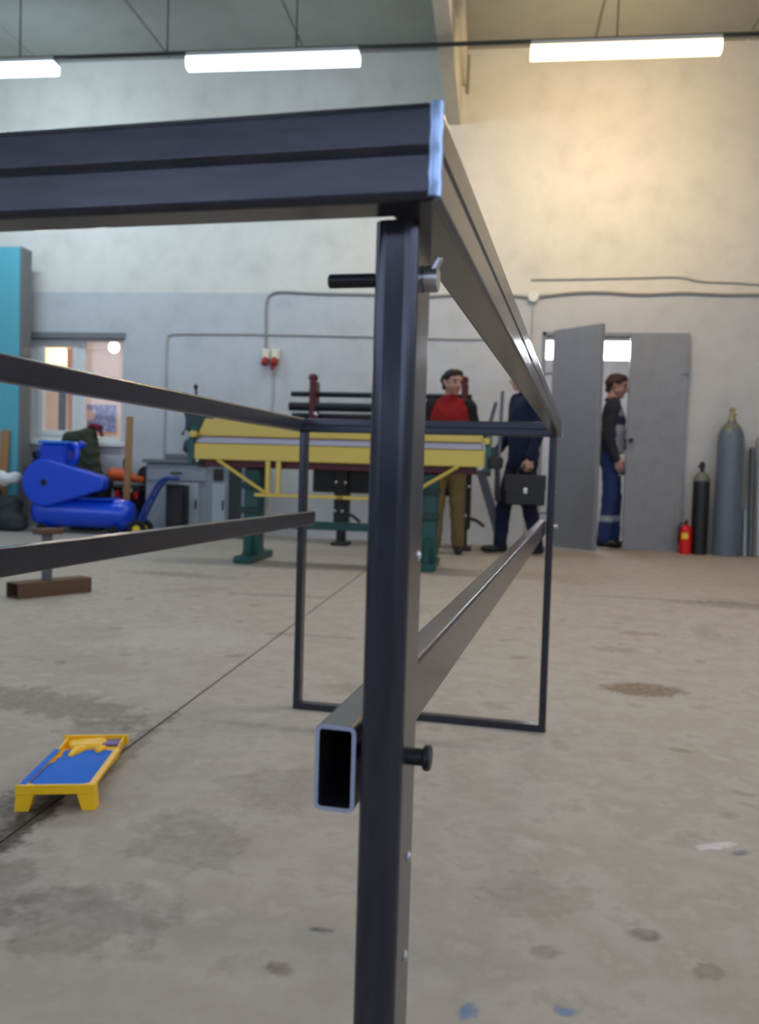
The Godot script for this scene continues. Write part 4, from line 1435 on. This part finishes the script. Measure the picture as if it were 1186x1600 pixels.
func make_person(label, at: Vector3, turn: float, sc: float, J: Dictionary, W: Dictionary):
	var t = thing("person", label, "person", at, turn)
	t.scale = Vector3.ONE * sc
	var skin: Color = W.skin
	var dark_skin := Color(skin.r * 0.62, skin.g * 0.42, skin.b * 0.42)
	# --- body: one surface of limbs, trunk, head and hands
	var body := fresh()
	var limbs := []
	for s in ["l", "r"]:
		limbs.append([V(J["s" + s]), V(J["e" + s]), 0.048, 0.038])
		limbs.append([V(J["e" + s]), V(J["w" + s]), 0.038, 0.026])
		limbs.append([V(J["h" + s]), V(J["k" + s]), 0.078, 0.052])
		limbs.append([V(J["k" + s]), V(J["a" + s]), 0.052, 0.036])
		limbs.append([V(J["h" + s]), Vector3(V(J["s" + s]).x * 0.5, 1.34, V(J["s" + s]).z * 0.6), 0.09, 0.085])
	limbs.append([V(J.sl), V(J.sr), 0.05, 0.05])
	limbs.append([Vector3(0, 1.34, -0.01), Vector3(0, 1.52, 0.0), 0.085, 0.05])
	sdf(body, limbs, 0.018, 0.04, Transform3D(), skin)
	var hb := Basis(Vector3.UP, deg_to_rad(J.yaw)) * Basis(Vector3.RIGHT, deg_to_rad(J.get("nod", 0.0)))
	var hx := Transform3D(hb, V(J.get("head", [0, 1.632, 0.015])))
	var head := [
		[Vector3(0, 0.03, -0.032), Vector3(0, 0.032, 0.02), 0.083, 0.076], [Vector3(0, -0.03, 0.03), Vector3(0, -0.068, 0.04), 0.058, 0.044], [Vector3(0, -0.092, 0.055), Vector3(0, -0.093, 0.056), 0.024, 0.024],
		[Vector3(0.034, -0.03, 0.05), Vector3(0.034, -0.035, 0.05), 0.029, 0.029], [Vector3(-0.034, -0.03, 0.05), Vector3(-0.034, -0.035, 0.05), 0.029, 0.029],
		[Vector3(0.05, -0.05, 0), Vector3(0, -0.092, 0.05), 0.022, 0.02], [Vector3(-0.05, -0.05, 0), Vector3(0, -0.092, 0.05), 0.022, 0.02],
		[Vector3(-0.034, 0.02, 0.078), Vector3(0.034, 0.02, 0.078), 0.011, 0.011], [Vector3(0, -0.07, -0.02), Vector3(0, -0.17, -0.03), 0.053, 0.058]]
	var fine := [[Vector3(0, 0.004, 0.088), Vector3(0, -0.036, 0.106), 0.009, 0.013], [Vector3(0.012, -0.04, 0.096), Vector3(-0.012, -0.04, 0.096), 0.008, 0.008], [Vector3(-0.018, -0.066, 0.080), Vector3(0.018, -0.066, 0.080), 0.0075, 0.0075],
		[Vector3(0.079, -0.022, -0.012), Vector3(0.085, 0.012, -0.018), 0.011, 0.014], [Vector3(-0.079, -0.022, -0.012), Vector3(-0.085, 0.012, -0.018), 0.011, 0.014]]
	var face := func(p: Vector3) -> Color:
		if p.z > 0.06 and absf(p.x) < 0.024 and absf(p.y + 0.066) < 0.009: return Color(skin.r * 0.75, skin.g * 0.45, skin.b * 0.45)
		if p.z > 0.05 and absf(p.x) > 0.013 and absf(p.x) < 0.052 and p.y > 0.018 and p.y < 0.031: return W.hair_color
		if W.get("stubble", false) and p.y < -0.045 and p.z > -0.02 and p.y > -0.11: return skin.lerp(dark_skin, 0.55)
		return skin
	sdf(body, head + fine, 0.0065, 0.016, hx, face)
	for s in ["l", "r"]:
		var g = J["g" + s]   # direction, palm normal, thumb side, curl
		sdf(body, hand_bones(V(J["w" + s]), V(g[0]), V(g[1]), V(g[2]), g[3]) + [[V(J["w" + s]) - V(g[0]).normalized() * 0.05, V(J["w" + s]) + V(g[0]).normalized() * 0.02, 0.027, 0.025]], 0.0055, 0.007, Transform3D(), skin)
	part("body", done(body), M.skin, t)
	for s in [-1, 1]:
		var st = ms()
		ball(st, hx * Vector3(0.031 * s, -0.001, 0.0765), Vector3.ONE * 0.0115, 10)
		part("eye", st, M.eye_dark, t)
	# --- hair
	var hr := fresh()
	sdf(hr, [[Vector3(-0.045, 0.068, 0.02), Vector3(0.045, 0.062, 0.02), 0.046, 0.046], [Vector3(0, 0.06, -0.05), Vector3(0, 0.068, 0.035), 0.062, 0.048], [Vector3(-0.03, 0.02, -0.07), Vector3(0.03, 0.02, -0.07), 0.056, 0.056], [Vector3(-0.025, -0.045, -0.078), Vector3(0.025, -0.045, -0.078), 0.034, 0.034],
		[Vector3(0.068, 0.045, 0.02), Vector3(0.07, 0.02, -0.045), 0.022, 0.028], [Vector3(-0.068, 0.045, 0.02), Vector3(-0.07, 0.02, -0.045), 0.022, 0.028], [Vector3(-0.035, 0.082, 0.055), Vector3(0.035, 0.082, 0.055), 0.034, 0.034], [Vector3(0, 0.085, -0.01), Vector3(0, 0.08, 0.03), 0.044, 0.042], [Vector3(0.048, 0.072, 0.01), Vector3(0.056, 0.045, -0.04), 0.037, 0.037], [Vector3(-0.048, 0.072, 0.01), Vector3(-0.056, 0.045, -0.04), 0.037, 0.037]], 0.008, 0.02, hx, null, 0.0015)
	part("hair", done(hr), W.hair, t)
	# --- trousers
	var tr := fresh()
	var leg := []
	for s in ["l", "r"]:
		leg.append([V(J["h" + s]), V(J["k" + s]), 0.098, 0.072])
		leg.append([V(J["k" + s]), V(J["a" + s]) + Vector3(0, 0.01, 0), 0.072, 0.062])
	leg.append([V(J.hl), V(J.hr), 0.105, 0.105])
	leg.append([V(J.hl) * Vector3(0.7, 1, 1) + Vector3(0, 0.08, -0.01), V(J.hr) * Vector3(0.7, 1, 1) + Vector3(0, 0.08, -0.01), 0.098, 0.098])
	sdf(tr, leg, 0.015, 0.03, Transform3D(), W.get("trouser_color"), 0.0028)
	part("trousers", done(tr), W.trousers, t)
	# --- shoes
	for s in ["l", "r"]:
		var a := V(J["a" + s])
		var f: Vector3 = V(J.get("f" + s, [0.03 * (1 if s == "l" else -1), 0, 1])).normalized()
		var side := Vector3.UP.cross(f)
		var sh := fresh()
		sdf(sh, [[Vector3(a.x, a.y - 0.045, a.z) - f * 0.04, Vector3(a.x, a.y - 0.05, a.z) + f * 0.14 + side * 0.012, 0.036, 0.030], [Vector3(a.x, a.y - 0.048, a.z) + f * 0.10 - side * 0.014, Vector3(a.x, a.y - 0.052, a.z) + f * 0.16, 0.032, 0.026], [Vector3(a.x, a.y - 0.02, a.z) - f * 0.03, Vector3(a.x, a.y + 0.02, a.z), 0.040, 0.044]], 0.010, 0.02)
		part("shoe", done(sh), M.leather, t)
	# --- upper clothing
	var up := fresh()
	var low: float = J.get("hem", 0.93)
	var trunk := []
	for s in ["l", "r"]:
		var sx: float = V(J["s" + s]).x
		trunk.append([Vector3(sx * 0.36, low, 0.0), Vector3(sx * 0.42, 1.16, 0.005), 0.112, 0.110])
		trunk.append([Vector3(sx * 0.42, 1.16, 0.005), Vector3(sx * 0.50, 1.34, 0.0), 0.110, 0.108])
		trunk.append([Vector3(sx * 0.25, 1.42, -0.005), Vector3(sx * 0.85, 1.40, -0.005), 0.072, 0.066])
	trunk.append([Vector3(0, low, 0.01), Vector3(0, 1.30, 0.025), 0.115, 0.105])
	trunk.append([Vector3(0, 1.40, -0.01), Vector3(0, 1.475, 0.0), 0.085, 0.066])
	sdf(up, trunk, 0.015, 0.04, Transform3D(), W.get("torso_color"), 0.0022)
	part(W.torso_name, done(up), W.torso, t)
	for s in ["l", "r"]:
		var sl := fresh()
		var a := V(J["s" + s]); var e := V(J["e" + s]); var w := V(J["w" + s])
		sdf(sl, [[a * Vector3(0.86, 1, 1), a * Vector3(0.95, 1, 1) + Vector3(0, -0.03, 0), 0.074, 0.074], [a, e, 0.068, 0.056], [e, w - (w - e).normalized() * 0.01, 0.056, 0.043]], 0.013, 0.03, Transform3D(), W.get("sleeve_color"), 0.0025)
		part("sleeve", done(sl), W.sleeve, t)
	var co := fresh()
	var ring := []
	for k in 10:
		var a0 := TAU * k / 10.0 + 0.5
		var a1 := TAU * (k + 1) / 10.0 + 0.5
		ring.append([Vector3(0.066 * sin(a0), 1.485 + 0.012 * -cos(a0), -0.008 + 0.062 * cos(a0)), Vector3(0.066 * sin(a1), 1.485 + 0.012 * -cos(a1), -0.008 + 0.062 * cos(a1)), 0.018, 0.018])
	sdf(co, ring, 0.009, 0.012)
	part("collar", done(co), W.collar, t)
	return t

func build_people():
	# man in a red sweater behind the folding machine
	make_person("man in red sweater with dark sleeves standing behind the yellow machine", Vector3(-0.40, 0, -7.72), 4, 0.932, {
		"sl": [0.185, 1.405, 0], "sr": [-0.185, 1.405, 0], "el": [0.255, 1.14, -0.01], "er": [-0.265, 1.13, -0.02], "wl": [0.335, 1.15, 0.19], "wr": [-0.18, 0.99, 0.20],
		"hl": [0.085, 0.92, 0], "hr": [-0.085, 0.92, 0], "kl": [0.10, 0.50, 0.03], "kr": [-0.09, 0.50, 0.02], "al": [0.12, 0.09, -0.01], "ar": [-0.10, 0.09, 0.0], "yaw": 34.0, "nod": 4.0, "head": [0.02, 1.632, 0.02],
		"gl": [[0.35, 0.25, 0.9], [-0.8, -0.2, 0.2], [0.1, 1, 0], 0.35], "gr": [[0.5, -0.3, 0.8], [0.2, -0.9, -0.2], [1, 0, 0], 0.3]},
		{"skin": Color(0.46, 0.26, 0.19), "hair_color": Color(0.03, 0.02, 0.02), "stubble": true, "hair": M.hair_dark, "trousers": M.khaki, "torso": M.red_knit, "torso_name": "sweater", "sleeve": M.dark_sleeve, "collar": M.red_knit})
	# man in navy with a briefcase
	make_person("man in navy suit carrying a black briefcase, head hidden by the steel frame", Vector3(0.27, 0, -7.97), -68, 0.985, {
		"sl": [0.19, 1.42, 0], "sr": [-0.19, 1.42, 0], "el": [0.235, 1.14, -0.05], "er": [-0.23, 1.14, 0.02], "wl": [0.215, 0.885, 0.03], "wr": [-0.20, 0.95, 0.18],
		"hl": [0.085, 0.92, 0], "hr": [-0.085, 0.92, 0], "kl": [0.095, 0.50, -0.02], "kr": [-0.09, 0.51, 0.13], "al": [0.10, 0.09, -0.12], "ar": [-0.10, 0.09, 0.16], "yaw": -4.0, "nod": 6.0, "head": [0, 1.628, 0.05], "hem": 0.84,
		"gl": [[0.0, -1, 0.05], [-1, 0, 0.1], [0, 0.1, 1], 0.95], "gr": [[0.2, -0.4, 0.8], [0.9, -0.2, 0], [0, 1, 0.3], 0.5]},
		{"skin": Color(0.50, 0.29, 0.21), "hair_color": Color(0.03, 0.02, 0.02), "hair": M.hair_dark, "trousers": M.navy_trousers, "torso": M.navy_suit, "torso_name": "jacket", "sleeve": M.navy_suit, "collar": M.navy_suit})
	var t = thing("briefcase", "black leather briefcase held by the man in navy", "briefcase", Vector3(0.285, 0.455, -7.755), 4)
	bx(-0.175, 0.175, 0.0, 0.265, -0.05, 0.05, 0.012, "body", M.leather, t)
	var st = ms()
	sweep(st, Vector3(0, 0, 0.0505), Vector3(0, 0, 0.057), Vector3.RIGHT, Vector3.UP, PackedVector2Array([Vector2(-0.178, 0.268), Vector2(-0.178, 0.13), Vector2(-0.14, 0.10), Vector2(0.14, 0.10), Vector2(0.178, 0.13), Vector2(0.178, 0.268)]))
	addbox(st, -0.178, 0.178, 0.262, 0.27, -0.05, 0.057, 0.002)
	part("flap", st, M.leather, t)
	bx(-0.016, 0.016, 0.105, 0.15, 0.057, 0.064, 0.003, "clasp", M.bolt_steel, t)
	st = ms()
	tube(st, curve([Vector3(-0.065, 0.268, 0), Vector3(-0.058, 0.315, 0), Vector3(0, 0.33, 0), Vector3(0.058, 0.315, 0), Vector3(0.065, 0.268, 0)]), 0.009, 8)
	part("handle", st, M.leather, t)
	# man in the doorway
	var jk := func(p: Vector3) -> Color:
		var dark := Color(0.022, 0.026, 0.04)
		var pale := Color(0.30, 0.30, 0.36)
		if p.z < 0.035: return dark
		if p.y > 1.40: return dark
		if p.y > 1.325: return pale
		if p.y > 1.235: return Color(0.03, 0.035, 0.075)
		if p.x > -0.09 and p.z < 0.07: return Color(0.03, 0.06, 0.20)
		return pale
	var je := func(p: Vector3) -> Color:
		return Color(0.35, 0.38, 0.45) if p.y > 0.27 and p.y < 0.33 else Color(0.022, 0.045, 0.15)
	make_person("man in dark jacket with pale front and jeans standing in the doorway", Vector3(1.205, 0, -9.17), 84, 1.02, {
		"sl": [0.185, 1.42, 0], "sr": [-0.185, 1.42, -0.01], "el": [0.23, 1.15, 0.04], "er": [-0.225, 1.14, -0.05], "wl": [0.15, 0.98, 0.22], "wr": [-0.215, 0.89, 0.045],
		"hl": [0.085, 0.92, 0], "hr": [-0.085, 0.92, 0], "kl": [0.095, 0.50, 0.05], "kr": [-0.09, 0.50, 0.0], "al": [0.10, 0.09, 0.06], "ar": [-0.10, 0.09, -0.05], "yaw": -6.0, "nod": 8.0, "head": [0, 1.632, 0.03], "hem": 0.88,
		"gl": [[-0.5, -0.2, 0.8], [0, -1, 0], [-0.8, 0, -0.5], 0.4], "gr": [[0.05, -0.9, 0.35], [0.9, 0, 0.3], [0.2, 0.3, 0.9], 0.7]},
		{"skin": Color(0.48, 0.27, 0.22), "hair_color": Color(0.05, 0.03, 0.03), "hair": M.hair_brown, "trousers": M.cloth, "trouser_color": je, "torso": M.cloth, "torso_color": jk, "torso_name": "jacket", "sleeve": M.jacket_dark, "collar": M.jacket_dark})
	t = thing("folder", "pale paper folder held low by the man in the doorway", "folder", Vector3(1.335, 0.86, -8.985), 6)
	st = ms()
	box(st, Vector3(0, 0, 0), Vector3(0.17, 0.22, 0.012), 0.002, Basis(Vector3.BACK, 0.15))
	part("cover", st, M.paper, t)
	st = ms()
	box(st, Vector3(-0.005, -0.085, 0.006), Vector3(0.16, 0.035, 0.012), 0.002, Basis(Vector3.BACK, 0.15))
	part("spine_strip", st, M.pipe_dark, t)

# ------------------------------------------------------------------ gas cylinders by the door
func build_gas():
	var t = thing("gas_cylinder", "tall grey gas cylinder with a brass valve standing by the wall", "gas cylinder", Vector3(2.27, 0, -8.74))
	var st = ms()
	lathe(st, turned([[0, 0.0], [0.115, 0.0], [0.125, 0.012], [0.125, 1.10], [0.118, 1.17], [0.098, 1.225], [0.066, 1.265], [0.045, 1.285], [0.045, 1.30], [0, 1.30]]), Transform3D(), 28)
	part("bottle", st, M.cyl_grey, t)
	st = ms()
	lathe(st, turned([[0, 1.30], [0.036, 1.30], [0.036, 1.33], [0.024, 1.345], [0.02, 1.40], [0.026, 1.405], [0.026, 1.43], [0, 1.435]]), Transform3D(), 16)
	cyl(st, Vector3(0.0, 1.37, 0), Vector3(0.045, 1.37, 0.02), 0.012, 10)
	part("valve", st, M.brass, t)
	st = ms()
	lathe(st, turned([[0.101, 1.225], [0.068, 1.268], [0.047, 1.288], [0.044, 1.288]]), Transform3D(), 24)
	part("shoulder_band", st, M.yellow_tag_dull, t)
	t = thing("gas_cylinder", "short black gas cylinder beside the tall grey one", "gas cylinder", Vector3(2.02, 0, -8.76))
	st = ms()
	lathe(st, turned([[0, 0.0], [0.072, 0.0], [0.078, 0.01], [0.078, 0.70], [0.07, 0.745], [0.05, 0.78], [0.03, 0.80], [0, 0.80]]), Transform3D(), 24)
	part("bottle", st, M.cyl_black, t)
	st = ms()
	lathe(st, turned([[0.080, 0.715], [0.072, 0.75], [0.052, 0.785], [0.032, 0.804], [0.0, 0.806]]), Transform3D(), 24)
	part("shoulder_band", st, M.yellow_tag_dull, t)
	st = ms()
	lathe(st, turned([[0, 0.80], [0.022, 0.80], [0.02, 0.84], [0.028, 0.845], [0.028, 0.88], [0.016, 0.905], [0, 0.905]]), Transform3D(), 14)
	cyl(st, Vector3(0, 0.855, 0), Vector3(-0.04, 0.855, 0.02), 0.01, 10)
	part("valve", st, M.dark_steel, t)
	t = thing("fire_extinguisher", "small red fire extinguisher standing beside the black cylinder", "extinguisher", Vector3(1.885, 0, -8.72))
	st = ms()
	lathe(st, turned([[0, 0.0], [0.052, 0.0], [0.058, 0.008], [0.058, 0.235], [0.05, 0.262], [0.03, 0.28], [0.016, 0.286], [0, 0.286]]), Transform3D(), 24)
	part("bottle", st, M.bright_red, t)
	st = ms()
	cyl(st, Vector3(0, 0.284, 0), Vector3(0, 0.315, 0), 0.013, 12)
	box(st, Vector3(0.0, 0.322, 0.02), Vector3(0.02, 0.012, 0.09), 0.003, Basis(Vector3.RIGHT, 0.2))
	part("valve_handle", st, M.red_paint, t)
	st = ms()
	tube(st, curve([Vector3(-0.012, 0.305, 0), Vector3(-0.055, 0.29, 0.01), Vector3(-0.068, 0.22, 0.012), Vector3(-0.066, 0.10, 0.01)]), 0.008, 8)
	part("hose", st, M.black_rubber, t)
	st = ms()
	for k in 6:
		var a0 := PI * 0.50 + 0.9 - 1.1 * k / 6.0
		var a1 := PI * 0.50 + 0.9 - 1.1 * (k + 1) / 6.0
		var d0 := Vector3(cos(a0), 0, sin(a0)); var d1 := Vector3(cos(a1), 0, sin(a1))
		quad(st, d0 * 0.0588 + Vector3.UP * 0.15, d1 * 0.0588 + Vector3.UP * 0.15, d1 * 0.0588 + Vector3.UP * 0.21, d0 * 0.0588 + Vector3.UP * 0.21, d0, d1, d1, d0)
	part("sticker", st, M.yellow_tag, t)
	# pipes leaning on the wall beyond the cylinders
	var k := 0
	for e in [[2.50, 1.06, 0.026, "pipe_dark", "thin dark steel pipe propped upright next to the tall grey cylinder"], [2.575, 1.16, 0.032, "pipe_grey", "pale grey pipe propped upright at the photo's edge"], [2.445, 0.46, 0.02, "pipe_grey", "short pale pipe standing low against the wall by the tall cylinder"]]:
		t = thing("steel_pipe", e[4], "pipe", Vector3(e[0], 0, -8.74), 0.0, "pipes propped on the wall")
		st = ms()
		var tilt := Basis(Vector3.RIGHT, -0.10)
		lathe(st, turned([[e[2] - 0.004, 0.004], [e[2], 0.004], [e[2], e[1]], [e[2] - 0.004, e[1]], [e[2] - 0.004, 0.004]]), Transform3D(tilt, Vector3.ZERO), 16)
		part("pipe", st, M[e[3]], t)
		k += 1

# ------------------------------------------------------------------ cables and sockets on the back wall
func build_cables():
	var zc := WALL_Z + 0.014
	var P := func(a: Array) -> Array:
		var o := []
		for e in a: o.append(Vector3(e[0], e[1], zc))
		return o
	var spec := [
		["thick grey cable looping along the wall from the junction box to the sockets", 0.012, "cable_grey", [[0.33, 2.51], [-0.2, 2.55], [-0.7, 2.52], [-1.24, 2.535], [-1.9, 2.545], [-2.25, 2.56], [-2.37, 2.53], [-2.415, 2.44], [-2.415, 2.2], [-2.41, 1.96]]],
		["thick grey cable running from the junction box over the double door", 0.014, "cable_grey", [[0.36, 2.515], [0.7, 2.555], [1.0, 2.565], [1.4, 2.545], [1.8, 2.56], [2.2, 2.545], [2.6, 2.55], [3.4, 2.56], [4.7, 2.55]]],
		["thin cable high above the double door with a dip along it", 0.006, "cable_grey", [[0.313, 2.69], [0.7, 2.695], [1.4, 2.71], [1.75, 2.715], [1.95, 2.675], [2.3, 2.66], [2.6, 2.645], [3.5, 2.66], [4.7, 2.66]]],
		["thin pale cable bordering the wall behind the roll machine", 0.009, "cable_pale", [[-3.506, 0.78], [-3.50, 1.4], [-3.495, 2.03], [-3.46, 2.10], [-3.38, 2.115], [-2.6, 2.12], [-1.6, 2.11], [-0.9, 2.10], [-0.4, 2.09], [0.2, 2.10]]],
		["thin pale cable dropping from the red sockets", 0.007, "cable_pale", [[-2.325, 1.75], [-2.32, 1.5], [-2.345, 1.2], [-2.36, 0.8], [-2.36, 0.3]]],
		["thin cable running down from the white junction box", 0.006, "cable_pale", [[0.34, 2.49], [0.338, 2.2], [0.336, 1.4], [0.336, 0.1]]]]
	for e in spec:
		var t = thing("wall_cable", e[0], "cable")
		var st = ms()
		tube(st, curve(P.call(e[3]), 5), e[1], 8)
		part("sheath", st, M[e[2]], t)
	var t = thing("junction_box", "small white junction box where the wall cables meet", "junction box", Vector3(0.34, 2.515, WALL_Z + 0.002))
	var st = ms()
	cyl(st, Vector3.ZERO, Vector3(0, 0, 0.045), 0.055, 20, 0.008)
	part("box", st, M.white_plastic, t)
	t = thing("socket_pair", "pair of cream and red industrial sockets on the grey wall", "socket", Vector3(-2.345, 1.85, WALL_Z + 0.002))
	for e in [[-0.055, 0.0, 0.075], [0.045, 0.0, 0.085]]:
		st = ms()
		addbox(st, e[0] - e[2] / 2, e[0] + e[2] / 2, 0.0, 0.11, 0.0, 0.07, 0.01)
		var b = part("housing", st, M.cream_plastic, t)
		st = ms()
		cyl(st, Vector3(e[0], 0.01, 0.045), Vector3(e[0] - 0.005, -0.055, 0.085), 0.036, 16, 0.006)
		part("cap", st, M.socket_red, b)
	st = ms()
	cyl(st, Vector3(0.035, -0.03, 0.07), Vector3(0.02, -0.11, 0.075), 0.028, 14, 0.006, 0.016)
	part("plug", st, M.socket_red, t)
	# faint marks: scraped plaster chips on the upper wall
	t = thing("wall_cable", "short wire stub sticking out of the upper wall near the ceiling beam", "cable", Vector3(-0.385, 4.72, WALL_Z + 0.01))
	st = ms()
	addbox(st, -0.012, 0.012, -0.18, 0.20, -0.008, 0.02, 0.003)
	part("sheath", st, M.cable_tan, t)

# ------------------------------------------------------------------ things on the floor
func build_floor_things():
	# paint roller tray
	var t = thing("paint_tray", "yellow paint roller tray with wet blue paint on the concrete", "paint tray", Vector3(-0.907, 0, -1.825), 14.5)
	var L := 0.205; var W := 0.066
	var st = ms()
	# ramp: a bent sheet from the raised front down to the well at the back
	var sec := [[L, 0.044], [0.05, 0.030], [-0.10, 0.012], [-L, 0.012]]
	for k in 3:
		var a: Array = sec[k]; var b: Array = sec[k + 1]
		var p := [Vector3(-W, a[1], a[0]), Vector3(W, a[1], a[0]), Vector3(W, b[1], b[0]), Vector3(-W, b[1], b[0])]
		var n: Vector3 = (p[1] - p[0]).cross(p[2] - p[1]).normalized()
		if n.y < 0: n = -n
		fquad(st, p[0], p[1], p[2], p[3], n)
		fquad(st, p[0] - n * 0.004, p[1] - n * 0.004, p[2] - n * 0.004, p[3] - n * 0.004, -n)
	# side walls, front and back lip
	for s in [-1.0, 1.0]:
		sweep(st, Vector3(s * (W - 0.001), 0, 0), Vector3(s * (W + 0.003), 0, 0), Vector3.BACK, Vector3.UP, PackedVector2Array([Vector2(L, 0.036), Vector2(L, 0.050), Vector2(-0.10, 0.026), Vector2(-L, 0.026), Vector2(-L, 0.004), Vector2(-0.10, 0.004), Vector2(0.05, 0.022)]))
	addbox(st, -W - 0.012, W + 0.012, 0.034, 0.054, L - 0.003, L + 0.004, 0.0015)
	addbox(st, -W - 0.012, W + 0.012, 0.004, 0.029, -L - 0.004, -L + 0.003, 0.0015)
	part("shell", st, M.tray_yellow, t)
	var run := (L + 0.10) / 2.0
	for s in [-1.0, 1.0]:
		st = ms()
		box(st, Vector3(s * (W + 0.003), 0.0385, (L - 0.10) / 2.0), Vector3(0.014, 0.003, 2.0 * run), 0.001, Basis(Vector3.RIGHT, -atan2(0.024, 2.0 * run)))
		part("rim", st, M.wet_blue if s < 0 else M.tray_yellow, t)
	for s in [-1.0, 1.0]:
		st = ms()
		sweep(st, Vector3(0, 0, L - 0.03), Vector3(0, 0, L + 0.002), Vector3.RIGHT, Vector3.UP, PackedVector2Array([Vector2(s * (W + 0.010), 0.050), Vector2(s * (W - 0.026), 0.042), Vector2(s * (W - 0.014), 0.0), Vector2(s * (W + 0.014), 0.0)]))
		part("foot", st, M.tray_yellow, t)
	# wet paint: a film with an uneven outline on ramp and well
	var nz := FastNoiseLite.new()
	nz.seed = 12; nz.frequency = 9.0
	st = ms()
	var G := func(u: float, v: float) -> Vector3:
		var z := lerpf(L - 0.004, -0.13, v)
		var y := 0.044
		if z > 0.05: y = lerpf(0.030, 0.044, (z - 0.05) / (L - 0.05))
		elif z > -0.10: y = lerpf(0.012, 0.030, (z + 0.10) / 0.15)
		else: y = 0.012
		var hw := (W - 0.003)
		if v > 0.7: hw *= 1.0 - 0.5 * maxf(0.0, v - 0.7) + 0.25 * nz.get_noise_2d(z * 3.0, u)
		return Vector3(lerpf(-hw, hw, u), y + 0.0025, z + (0.03 * nz.get_noise_2d(u * 0.6, 3.0) if v > 0.85 else 0.0))
	for i in 8:
		for j in 14:
			var a: Vector3 = G.call(i / 8.0, j / 14.0); var b: Vector3 = G.call((i + 1) / 8.0, j / 14.0); var c: Vector3 = G.call((i + 1) / 8.0, (j + 1) / 14.0); var d: Vector3 = G.call(i / 8.0, (j + 1) / 14.0)
			var n := (b - a).cross(c - b).normalized()
			if n.y < 0: n = -n
			fquad(st, a, b, c, d, n)
	part("wet_paint", st, M.wet_blue, t)
	var s := fresh()
	sdf(s, [[Vector3(-0.03, 0.012, -0.11), Vector3(-0.01, 0.012, -0.17), 0.010, 0.013], [Vector3(-0.05, 0.014, -0.17), Vector3(0.01, 0.014, -0.19), 0.013, 0.012], [Vector3(-0.045, 0.014, -0.15), Vector3(0.0, 0.014, -0.15), 0.011, 0.011], [Vector3(0.01, 0.013, -0.16), Vector3(0.02, 0.013, -0.19), 0.011, 0.011], [Vector3(0.02, 0.016, -0.12), Vector3(0.03, 0.016, -0.14), 0.009, 0.008], [Vector3(-0.035, 0.018, -0.08), Vector3(-0.03, 0.018, -0.12), 0.007, 0.01]], 0.004, 0.01)
	part("dried_paint", done(s), M.tray_yellow, t)
	st = ms()
	addbox(st, 0.012, 0.062, 0.0125, 0.019, -0.205, -0.165, 0.002)
	part("mauve_paint", st, M.dried_mauve, t)
	# steel stand on a length of square tube
	t = thing("steel_stand", "rusty stand of square tube with a short upright on the floor", "stand", Vector3(-2.326, 0, -4.333), 60)
	st = ms()
	hollow(st, Vector3(-0.215, 0.041, 0), Vector3(0.215, 0.041, 0), Vector3.BACK, Vector3.UP, 0.115, 0.081, 0.006, 0.006)
	part("base_tube", st, M.rust_steel, t)
	st = ms()
	box(st, Vector3(-0.02, 0.205, 0), Vector3(0.042, 0.25, 0.042), 0.004)
	part("upright", st, M.pipe_dark, t)
	st = ms()
	box(st, Vector3(-0.02, 0.340, 0), Vector3(0.13, 0.03, 0.09), 0.005)
	part("top_plate", st, M.rust_steel, t)
